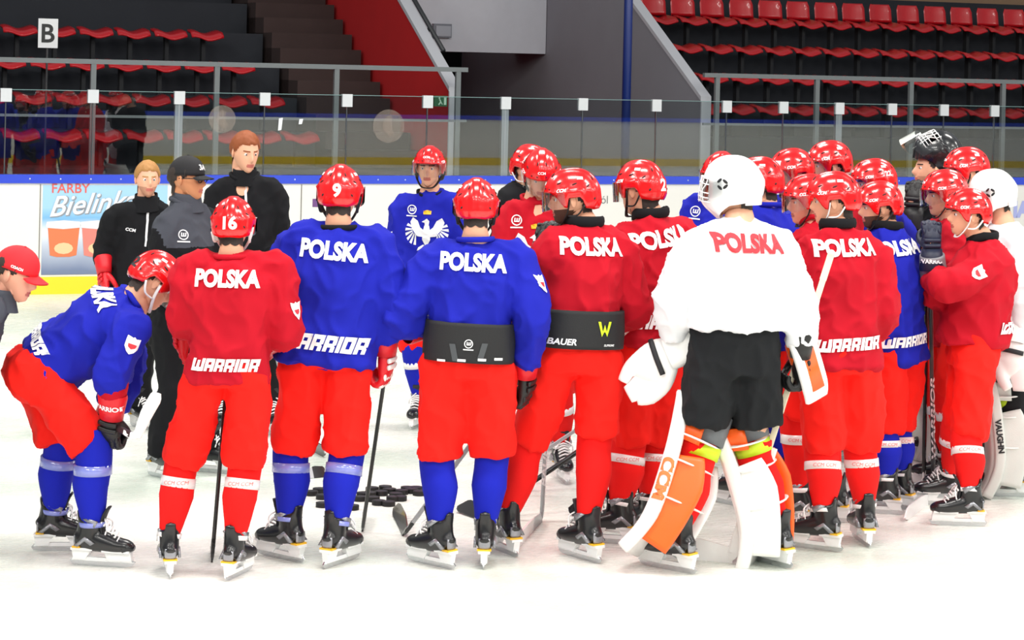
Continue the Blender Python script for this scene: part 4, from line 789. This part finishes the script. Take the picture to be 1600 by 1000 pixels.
p26 = person('P26', 'goalkeeper in white jersey and white mask at the right edge', 178, (1552, 266), 178, feet=((1582, 776, 178), (1612, 766, 178)), J=dict(pel=(1592, 545), nek=(1568, 352), shl=(1590, 402, -.2), shr=(1580, 390, .2), ell=(1600, 475, -.25), wrl=(1592, 535, -.2), knl=(1578, 680), knr=(1605, 672)), kit='goalie', jersey=WHITE, pants=BPANT, gl=(GWHITE, GWHITE, GWHITE), name=None, lower=None, collar=False, beard=2, Dp=.2, phem=.82)
# ---------------------------------------------------------------- caps, glasses, belts, goalkeeper gear
def on_head(p, name, mb, m): return link(name, mb.mesh(name, m if isinstance(m, list) else [m]), p['root'], Matrix.Translation(-p['by']) @ p['HM'])
def cap(p, m, text, tm):
    mb = MB(); rs = []
    for i in range(11):
        z = 0.142 - 0.112 * (i / 10) ** 1.6; h = max(0, (z - .022) / .12); sc = math.sqrt(max(0.001, 1 - min(1, h) ** 2.6)); rs.append([V((-.004 + (.112 if math.cos(a) > 0 else .116) * math.cos(a) * sc, .091 * math.sin(a) * sc, z - (.016 * max(0, -math.cos(a)) * i / 10))) for a in [2 * math.pi * j / 32 for j in range(32)]])
    mb.rings(rs); o = on_head(p, 'cap', mb, m)
    b_ = MB(); rs = []
    for i in range(6):
        t = i / 5; rs.append([V((.098 + t * .075 * math.cos(R(a)) ** .6 - .03 * (1 - math.cos(R(a))), .082 * math.sin(R(a)) * (1 - .1 * t), .034 - .012 * t - .014 * math.sin(R(a)) ** 2)) for a in range(-80, 81, 10)])
    n = len(rs[0]); top = [q for r in rs for q in r]; N_ = len(top); fs = [(i * n + j, i * n + j + 1, i * n + n + j + 1, i * n + n + j) for i in range(5) for j in range(n - 1)]
    b_.add(top + [q - V((0, 0, .005)) for q in top], fs + [tuple(N_ + x for x in reversed(f)) for f in fs]); link('brim', b_.mesh('brim', [m]), o)
    bt = MB(); bt.ball((-.004, 0, .142), (.008, .008, .004), 8); link('button', bt.mesh('button', [m]), o)
    return o, bvh_of(o.data)
RCAP = mat('red_cap', (226, 26, 38), 0.75, bump=.2); KCAP = mat('black_cap', (20, 20, 24), 0.75, bump=.2)
c0, b0 = cap(p0, RCAP, 'COACH', INK); decal('cap_lettering', text_geo('COACH', .05), b0, V((.03, -.09, .052)), V((.35, -1, .15)), V((0, 0, 1)), .062, INK, c0, .003, far=.15)
c3, b3 = cap(p3, KCAP, '3A', INK); decal('cap_lettering', text_geo('3A', .03), b3, V((.11, -.012, .085)), V((1, -.3, .35)), V((0, 0, 1)), .055, INK, c3, .003, far=.15)
mb = MB()
for s in (-1, 1):
    mb.tube([(.104, s * (.034 + .026 * math.cos(t)), .008 + .019 * math.copysign(abs(math.sin(t)) ** .6, math.sin(t))) for t in [2 * math.pi * i / 16 for i in range(17)]], [.0032] * 17, 6, sub=1); mb.tube([(.1, s * .06, .014), (.05, s * .084, .012), (-.01, s * .088, .006)], [.003] * 3, 6)
mb.tube([(.106, -.01, .012), (.108, 0, .015), (.106, .01, .012)], [.003] * 3, 6); on_head(p3, 'glasses', mb, mat('glasses_black', (14, 14, 16), .25))
# two-tone jacket: grey yoke over black
jm_ = p3['jer'].data; jm_.materials.append(BLACK); a3 = p3['ax']; o3 = p3['pel'] - p3['by']
for pl in jm_.polygons:
    d = pl.center - o3; f_ = d.dot(a3) / p3['L']; lt = abs(d.dot(p3['lat']))
    if f_ < .66 or lt > .185: pl.material_index = 1
decal('chest_logo', ring_logo(), p3['bv'], p3['pel'] + p3['S'] * .76 + p3['lat'] * .09 - p3['by'], p3['fwd'] - p3['lat'] * -.2, p3['ax'], .07, INK, p3['jer'], .005)
ZIP = mat('zip_white', (226, 228, 232), .4)
for p in (p2, p4):
    decal('zip', poly_geo('zip', [[(-.03, -1), (.03, -1), (.05, 1), (-.05, 1)]]), p['bv'], p['pel'] + p['S'] * .9 - p['by'], p['fwd'], p['ax'], .02, ZIP, p['jer'], .006)
    decal('chest_print', text_geo('CCM', .03, .2), p['bv'], p['pel'] + p['S'] * .78 + p['lat'] * .10 - p['by'], p['fwd'], p['ax'], .06, INK, p['jer'], .005)
def collar_up(p, m):
    mb = MB(); rs = []
    for r_, z in ((.098, -.045), (.088, .0), (.08, .04), (.078, .062), (.07, .06), (.075, 0)):
        rs.append([p['nek'] - p['by'] + p['lat'] * (r_ * math.cos(t)) + p['fw'] * (r_ * math.sin(t) + .006) + V((0, 0, z - .012 * math.sin(t))) for t in [2 * math.pi * i / 20 for i in range(20)]])
    mb.rings(rs, cap=False); mb.build('stand_collar', m, p['root'])
for p, m in ((p0, GREYC), (p2, BLACK), (p3, GREYC), (p4, BLACK)): collar_up(p, m)
def belt(p, f0, f1, w, d, m):
    mb = MB(); a, b_ = p['pel'] + p['S'] * f0 - p['by'], p['pel'] + p['S'] * f1 - p['by']; k = p['k']
    mb.tube([a, a.lerp(b_, .5), b_], [(w * k, d * k), (w * k * 1.01, d * k * 1.01), (w * k * .98, d * k)], 32, p['lat'], 4, ex=2.4); o = mb.build('belt', m, p['root']); return o, bvh_of(o.data)
BELT = mat('belt_black', (20, 21, 24), .7, bump=.3); BGR = mat('belt_grey', (70, 74, 78), .7)
o, bb = belt(p8, .04, .36, .228, .182, BELT); bk = -p8['fwd']; c = p8['pel'] - p8['by']
decal('belt_logo', ring_logo(), bb, c + p8['S'] * .19, bk, p8['ax'], .05, INK, o, .004)
for s in (-1, 1): decal('belt_panel', poly_geo('bp%d' % s, [[(-.2 * s, 1), (.5 * s, 1), (1 * s, -1), (.3 * s, -1)][::s]]), bb, c + p8['S'] * .13 - p8['lat'] * (s * .07), bk, p8['ax'], .05, BGR, o, .003)
for x in (-.13, -.03, .07, .15): decal('belt_tab', rect_geo(.3), bb, c + p8['S'] * .065 + p8['lat'] * x, bk, p8['ax'], .04, INK, o, .004)
o, bb = belt(p11, .10, .38, .220, .182, BELT); bk = -p11['fwd']; c = p11['pel'] - p11['by']
decal('belt_lettering', text_geo('BAUER', .03, .2), bb, c + p11['S'] * .16 - p11['lat'] * .14, bk, p11['ax'], .13, INK, o, .004)
decal('belt_emblem', poly_geo('vv', [[(-1, 1), (-.6, 1), (-.3, -.3), (0, .6), (.3, -.3), (.6, 1), (1, 1), (.4, -1), (.1, -.4), (-.1, -.4), (-.4, -1)]]), bb, c + p11['S'] * .25 + p11['lat'] * .07, bk, p11['ax'], .075, LIME, o, .004)
decal('belt_lettering', text_geo('SUPREME', .02, .2), bb, c + p11['S'] * .13 + p11['lat'] * .10, bk, p11['ax'], .06, INK, o, .004)
# number 22, white sheet on a helmet front, sleeve crests, elbow pad
h = [x for x in p16['root'].children if x.name.startswith('helmet')][0]; decal('front_label', rect_geo(.62), HELM_BVH, V((.12, .03, .07)), V((1, .5, .25)), V((0, 0, 1)), .085, INK, h, .004, far=.15)
h = [x for x in p20['root'].children if x.name.startswith('helmet')][0]; decal('number', text_geo('22', .04), HELM_BVH, V((-.07, .09, .06)), V((-.3, 1, .3)), V((0, 0, 1)), .045, INK, h, .004, far=.15)
def crest(p, i, f_, nrm):
    c = p['sh'][i].lerp(p['el'][i], f_) - p['by']; decal('sleeve_crest', shield_geo(), p['bv'], c, nrm, p['sh'][i] - p['el'][i], .075, INK, p['jer'], .005, far=.3); decal('sleeve_crest_field', poly_geo('sfield', [[(-1, .1), (1, .1), (.8, -.6), (0, -1), (-.8, -.6)]]), p['bv'], c - (p['sh'][i] - p['el'][i]).normalized() * .006, nrm, p['sh'][i] - p['el'][i], .045, REDINK, p['jer'], .007, far=.3)
crest(p25, 0, .3, V((.1, -1, .2))); crest(p1, 1, .35, V((.6, -1, .2))); crest(p7, 1, .6, V((-1, -.6, 0))); crest(p8, 1, .4, V((1, -.5, 0))); crest(p5, 1, .7, V((1, -.5, 0)))
mb = MB(); a = p25['el'][1].lerp(p25['wr'][1], .42) - p25['by']; b_ = p25['el'][1].lerp(p25['wr'][1], .9) - p25['by']; mb.tube([a, a.lerp(b_, .5), b_], [.073, .076, .07], 20); mb.build('elbow_pad', mat('pad_grey', (128, 130, 136), .5), p25['root'])
mb = MB(); a = p1['el'][1].lerp(p1['wr'][1], .0) - p1['by']; b_ = p1['el'][1].lerp(p1['wr'][1], .5) - p1['by']; mb.tube([a, a.lerp(b_, .5), b_], [.074, .072, .064], 20); mb.build('undersleeve', RED, p1['root'])
def goalie_pads(p, yaw, cols, text, tm, lens=.62):
    """cols: face, outer wrap, inner wrap"""
    ANK, KNE = p['an'], p['kn']
    for i in (0, 1):
        a, kn = ANK[i] - p['by'], KNE[i] - p['by']; z = (kn - a).normalized(); x = V((math.cos(R(yaw)), math.sin(R(yaw)), 0)); x = (x - z * x.dot(z)).normalized(); y = z.cross(x); M = Matrix.Translation(a) @ Matrix((x, y, z)).transposed().to_4x4(); k = p['k']; so = 1 if i == 0 else -1
        def T(pts): return [M @ (V(q) * k) for q in pts]
        mb = MB(); mb.tube(T([(.205, 0, -.15), (.15, 0, -.06), (.115, 0, .06), (.105, 0, .25), (.11, 0, .42), (.14, 0, lens)]), [(.03 * k, .12 * k), (.034 * k, .135 * k), (.034 * k, .138 * k), (.034 * k, .138 * k), (.032 * k, .135 * k), (.026 * k, .11 * k)], 20, x, 4, ex=4); root = mb.build('leg_pad', cols[0], p['root'])
        for s in (1, -1):
            mb = MB(); mb.tube(T([(.19, s * .125, -.15), (.128, s * .142, -.05), (.09, s * .145, .06), (.08, s * .145, .25), (.085, s * .142, .42), (.12, s * .118, lens - .01)]), [(.032 * k, .022 * k)] * 6, 14, x, 4, ex=3.5); orl = mb.build('side_roll', cols[0], root)
            if s == so and text:
                bb = bvh_of(orl.data); decal('pad_lettering', text_geo(text, .05), bb, M @ (V((.08, s * .15, .2)) * k), y * s, -x, .2 * k, tm, root, .004, rot=R(0), far=.2)
            mb = MB(); mb.tube(T([(.07, s * .118, -.10), (.03, s * .12, .04), (.0, s * .118, .2), (.01, s * .112, .33)]), [(.085 * k, .016 * k), (.095 * k, .02 * k), (.1 * k, .02 * k), (.075 * k, .016 * k)], 18, x, 4, ex=4); mb.build('calf_wrap', cols[1] if s == so else cols[2], root)
            mb = MB(); mb.tube(T([(.045, s * .11, .40), (.03, s * .112, .5)]), [(.065 * k, .02 * k), (.055 * k, .018 * k)], 16, x, 1, ex=3.5); mb.build('knee_wrap', cols[1], root)
        for zz, rr in ((.12, .115), (.30, .112), (.42, .118)):
            mb = MB(); mb.tube(T([(.022 + (rr - .022) * math.cos(t), (rr + .027) * math.sin(t), zz + .012 * math.cos(t)) for t in [2 * math.pi * q / 20 for q in range(21)]]), [(.005 * k, .017 * k)] * 21, 8, z, 1); mb.build('strap', GWHITE, root)
        mb = MB(); mb.tube(T([(-.0, 0, .35), (.0, 0, .41)]), [.088 * k, .092 * k], 18, x, 1); mb.build('knee_band', LIME, root)
        mb = MB(); mb.tube(T([(0, 0, .42), (.0, 0, .56)]), [.096 * k, .105 * k], 18, x, 1); mb.build('knee_pad', mat('knee_grey', (104, 108, 112), .7), root)
goalie_pads(p13, 158, (GWHITE, GORANGE, GWHITE), 'CCM', mat('pad_orange_ink', (250, 120, 60), .5))
PG = mat('pad_offwhite', (216, 218, 214), .45, bump=.3, var=.15, vscale=8)
goalie_pads(p26, 176, (PG, PG, PG), 'VAUGHN', BLKINK, .66); goalie_pads(p22, 182, (PG, PG, PG), None, None, .66)
# catching glove, white, with pocket and web
def catcher(p, i, c, m, ax_x, ax_z):
    x = V(ax_x).normalized(); z = V(ax_z); z = (z - x * z.dot(x)).normalized(); y = z.cross(x); M = Matrix.Translation(c - p['by']) @ Matrix((x, y, z)).transposed().to_4x4(); mb = MB()
    mb.tube([(-.02, 0, 0), (.05, 0, 0), (.13, .0, -.01), (.2, -.02, -.02)], [(.045, .075), (.05, .1), (.045, .1), (.025, .06)], 18, (0, 0, 1), 4); mb.tube([(.03, .07, 0), (.1, .13, -.02), (.19, .16, -.03), (.26, .15, -.02)], [.035, .038, .034, .02], 12, (0, 0, 1), 3); mb.tube([(.12, -.05, 0), (.22, -.02, -.01), (.29, .03, -.02)], [(.03, .045), (.03, .04), (.02, .03)], 12, (0, 0, 1), 3)
    me = remesh(mb, .008, 3); setmesh(me, 'catching_glove', m); o = link('catching_glove', me, p['root'], M)
    w_ = MB(); w_.tube([(.15, .06, -.01), (.22, .09, -.015), (.29, .1, -.02)], [(.012, .06), (.012, .06), (.01, .045)], 14, (0, 0, 1), 3); link('web', w_.mesh('web', [GWHITE]), o)
    cu = MB(); cu.tube([(-.13, .0, .015), (-.06, .0, .012), (.02, 0, .012)], [(.05, .085), (.055, .09), (.05, .085)], 18, (0, 0, 1), 3, ex=3, cap=False); link('cuff', cu.mesh('cuff', [m]), o)
    st = MB(); st.tube([(.07, -.1, .03), (.075, 0, .056), (.08, .09, .035)], [(.006, .014)] * 3, 8, (0, 0, 1), 3); link('strap', st.mesh('strap', [BLKINK]), o); return o
catcher(p13, 0, p13['wr'][0] + V((-.02, 0, -.02)), GWHITE, V((-1, .15, -.5)), V((-.2, -1, .3)))
catcher(p26, 0, p26['wr'][0] + V((-.06, -.05, .02)), GWHITE, V((-.2, -.3, -1)), V((-.4, -1, 0)))
# blocker of the goalkeeper in white
c = p13['wr'][1] - p13['by'] + V((.055, .0, -.07)); x = V((.32, .05, -1)).normalized(); n = V((.75, -.75, .15)); n = (n - x * n.dot(x)).normalized(); y = n.cross(x); M = Matrix.Translation(c) @ Matrix((x, y, n)).transposed().to_4x4()
mb = MB(); mb.tube([(-.17, 0, -.02), (-.1, 0, .0), (.08, 0, .0), (.15, 0, -.015)], [(.014, .085), (.018, .095), (.018, .095), (.014, .085)], 20, (0, 0, 1), 4, ex=5); bo = link('blocker', mb.mesh('blocker', [GWHITE]), p13['root'], M)
mb = MB(); mb.tube([(-.12, 0, .016), (.1, 0, .016)], [(.006, .05), (.006, .05)], 16, (0, 0, 1), 1, ex=4); link('orange_panel', mb.mesh('orange_panel', [GORANGE]), bo)
mb = MB(); mb.tube([(-.15, .0, -.05), (-.05, 0, -.045)], [(.045, .06), (.05, .06)], 16, (0, 0, 1), 1, cap=False); link('cuff', mb.mesh('cuff', [GORANGE]), bo)
# red braces on the goalkeeper's back
for dx in (.03, .075):
    mb = MB(); c = p13['pel'] + p13['S'] * .36 + p13['rt'] * dx - p13['fwd'] * .155 - p13['by']; mb.tube([c + V((0, 0, .05)), c + V((.01, -.006, -.05))], [(.004, .007)] * 2, 8, sub=1); mb.build('brace_strap', GRED, p13['root'])
# ---------------------------------------------------------------- sticks and pucks
def stick(label, top, heel, toe, shaft=SHAFT, blade=SHAFT, tape_m=None, grip=None, text=None, tm=INK, bh_=.075, name='hockey_stick', paddle=None, frac=(.45, .62)):
    A = V(top); B = V(heel); C = V(toe); r = empty(name, B); tag(r, label, 'hockey stick'); A = A - B; C = C - B; d = A.normalized()
    up = d - C.normalized() * d.dot(C.normalized()); up.normalize(); side = up.cross(C.normalized()); sx = side.cross(d).normalized()
    mb = MB(); mb.tube([A, d * .07], [(.0155, .0105)] * 2, 12, sx, 1, ex=5); so = mb.build('shaft', shaft, r, False)
    mb = MB(); L = C.length; cd_ = C.normalized(); rs = []; N_ = 14
    for i in range(N_ + 1):
        t = i / N_; lo = 0.0 if t < .9 else (t - .9) * .25; hi = (.052 + .024 * min(1, t * 2.2)) * bh_ / .075; hi = hi if t < .86 else hi * math.sqrt(max(.04, 1 - ((t - .86) / .15) ** 2)); bow = side * (.018 * t * t); c = cd_ * (L * t) + bow
        rs.append([c + up * lo + side * .005, c + up * hi + side * .004, c + up * hi - side * .004, c + up * lo - side * .005])
    mb.rings(rs); bo = mb.build('blade', blade, r, False)
    mb = MB(); mb.tube([d * .12, d * .05, cd_ * .02 + up * .03], [(.0155, .011), (.018, .010), (.026, .007)], 12, sx, 3, ex=4); mb.build('hosel', blade if not tape_m else shaft, r, False)
    if tape_m:
        mb = MB(); rr = [[q * 1 for q in ring] for ring in rs[5:]]; rr = [[q + ((q - sum(ring, V()) / 4) * .06) + side * (.0015 if j in (0, 1) else -.0015) for j, q in enumerate(ring)] for ring in rr]; mb.rings(rr); mb.build('blade_tape', tape_m, r, False)
    mb = MB(); mb.tube([A, A - d * .14], [(.0175, .0125)] * 2, 12, sx, 1, ex=4); mb.build('grip_tape', grip or GBLACK, r, False); mb = MB(); mb.ball(A, .02, 10); mb.build('butt_knob', grip or GBLACK, r)
    if paddle:
        mb = MB(); mb.tube([d * paddle, d * .05], [(.042, .012)] * 2, 12, sx, 1, ex=5); mb.build('paddle', blade, r, False)
    if text:
        g = text_geo(text, .03, .2); W_ = A.length * (frac[1] - frac[0]); m_ = A * ((frac[0] + frac[1]) / 2); vn = V((0, -1, 0)); vn = (vn - d * vn.dot(d)).normalized(); us_ = d if d.z > 0 else -d; uy = vn.cross(us_); mb = MB(); sc = min(1.0, .024 / (W_ * (max(q[1] for q in g[0]) * 2)))
        mb.add([m_ + us_ * (q[0] * W_) + uy * (q[1] * W_ * sc) + vn * .0158 for q in g[0]], g[1]); mb.build('shaft_lettering', tm, r, False)
    return r
G = ground
def gz(u, v, z=.0): q = ground(u, v); q.z = z; return q
stick('black stick standing between the legs of red number 16', at(360, 530, p5['by'].y + .38), gz(331, 879), gz(335, 862), blade=SHAFT)
stick('black stick held at the right side of blue number 9', p6['wr'][1] + V((.01, .07, .02)), gz(566, 831), gz(572, 808))
stick('silver stick slanting from the hand of the black-belted blue jersey', p8['wr'][1] + V((.03, .05, .07)), gz(629, 838), gz(616, 803), shaft=SILVER, blade=SHAFT, grip=SILVER)
stick('silver BAUER stick with white-taped blade between red legs', at(862, 520, p11['by'].y + .5), gz(846, 815), gz(800, 861), shaft=SILVER, blade=SILVER, tape_m=TAPE, text='BAUER', tm=INK, frac=(.2, .45))
stick('thick black stick slanting behind the legs of the black-belted red jersey', at(1000, 640, 12.9), gz(745, 812), gz(712, 800), bh_=.1)
stick('grey stick slanting behind the knees of the black-belted red jersey', at(930, 652, 13.4), gz(752, 770), gz(735, 782), shaft=SILVER, blade=SHAFT)
stick('black stick blade pointing left before red number 2 skates', at(1070, 560, 12.6), gz(944, 829), gz(889, 803), blade=SHAFT)
stick('black stick with its blade just behind red number 2 skates', at(1110, 560, 13.4), gz(992, 792), gz(957, 772), blade=SHAFT)
stick('black stick of the ginger-haired coach, blade left of blue socks', at(432, 520, 15.2), gz(482, 700), gz(505, 716), blade=SHAFT)
stick('grey stick with black-taped blade behind blue number 9 legs', at(425, 520, 14.2), gz(478, 748), gz(513, 746), shaft=SILVER, blade=SILVER, tape_m=SHAFT)
y1 = p1['by'].y
stick('stick with white blade held across the knees of the crouching person', at(20, 590, y1 + .35), at(219, 686, y1 - .36), at(250, 621, y1 - .44), shaft=mat('shaft_brown', (52, 36, 40), .4), blade=HOLD)
stick('WARRIOR stick with white blade leaned on by the red jersey at right', p25['wr'][1] + V((0, .05, -.05)), gz(1459, 782), gz(1408, 816), shaft=mat('shaft_grey', (60, 64, 66), .3), blade=HOLD, text='WARRIOR', frac=(.18, .52))
stick('black stick with red lettering at the far right group', at(1437, 430, 14.2), gz(1444, 700), gz(1398, 712), text='FISCHER', tm=mat('stick_red', (214, 40, 40), .5), frac=(.2, .5))
stick('dark stick with white blade just behind the WARRIOR stick', at(1449, 440, 13.5), gz(1443, 764), gz(1408, 788), blade=HOLD)
w_ = p13['wr'][1]; tpt = at(1299, 396, w_.y + .0); hd = (w_ + V((-.02, .02, -.06)) - tpt).normalized(); hl_ = tpt + hd * (tpt.z / -hd.z)
stick('goalkeeper stick with cream taped knob held by the white jersey', tpt, hl_ + V((0, 0.02, 0)), hl_ + V((-.36, .12, 0)), shaft=CREAM, blade=GWHITE, grip=CREAM, name='goalkeeper_stick', paddle=.62, bh_=.11, text='REEBOK', tm=BLKINK, frac=(.68, .85))
pu = MB(); pu.tube([(0, 0, 0), (0, 0, .0254)], [.0381, .0381], 24, (1, 0, 0), 1); PUCK = pu.mesh('puck', [mat('puck_black', (16, 16, 18), .55)], False)
pk = MB(); pk.tube([(0, 0, .0254), (0, 0, .0262)], [.03, .03], 20, (1, 0, 0), 1); PKF = pk.mesh('puck_face', [mat('puck_face', (34, 34, 38), .4)], False)
for x, y in ((165, 497), (200, 485), (245, 480), (215, 514), (262, 506), (215, 550), (350, 562), (385, 522), (440, 480), (500, 474), (430, 502), (482, 497), (520, 486), (445, 524), (470, 540), (515, 545), (535, 522), (568, 521), (575, 492), (620, 486), (655, 497), (548, 506), (400, 504), (290, 495), (640, 478), (330, 500), (600, 478)):
    g_ = ground(430 + x * .34375, 600 + y * .34375 + 3); o = link('puck', PUCK); o.location = g_; tag(o, 'black rubber puck in the scatter on the ice near blue number 9', 'puck', 'pucks scattered on the ice'); link('puck_face', PKF, o)
bpy.data.scenes.remove(TMP)
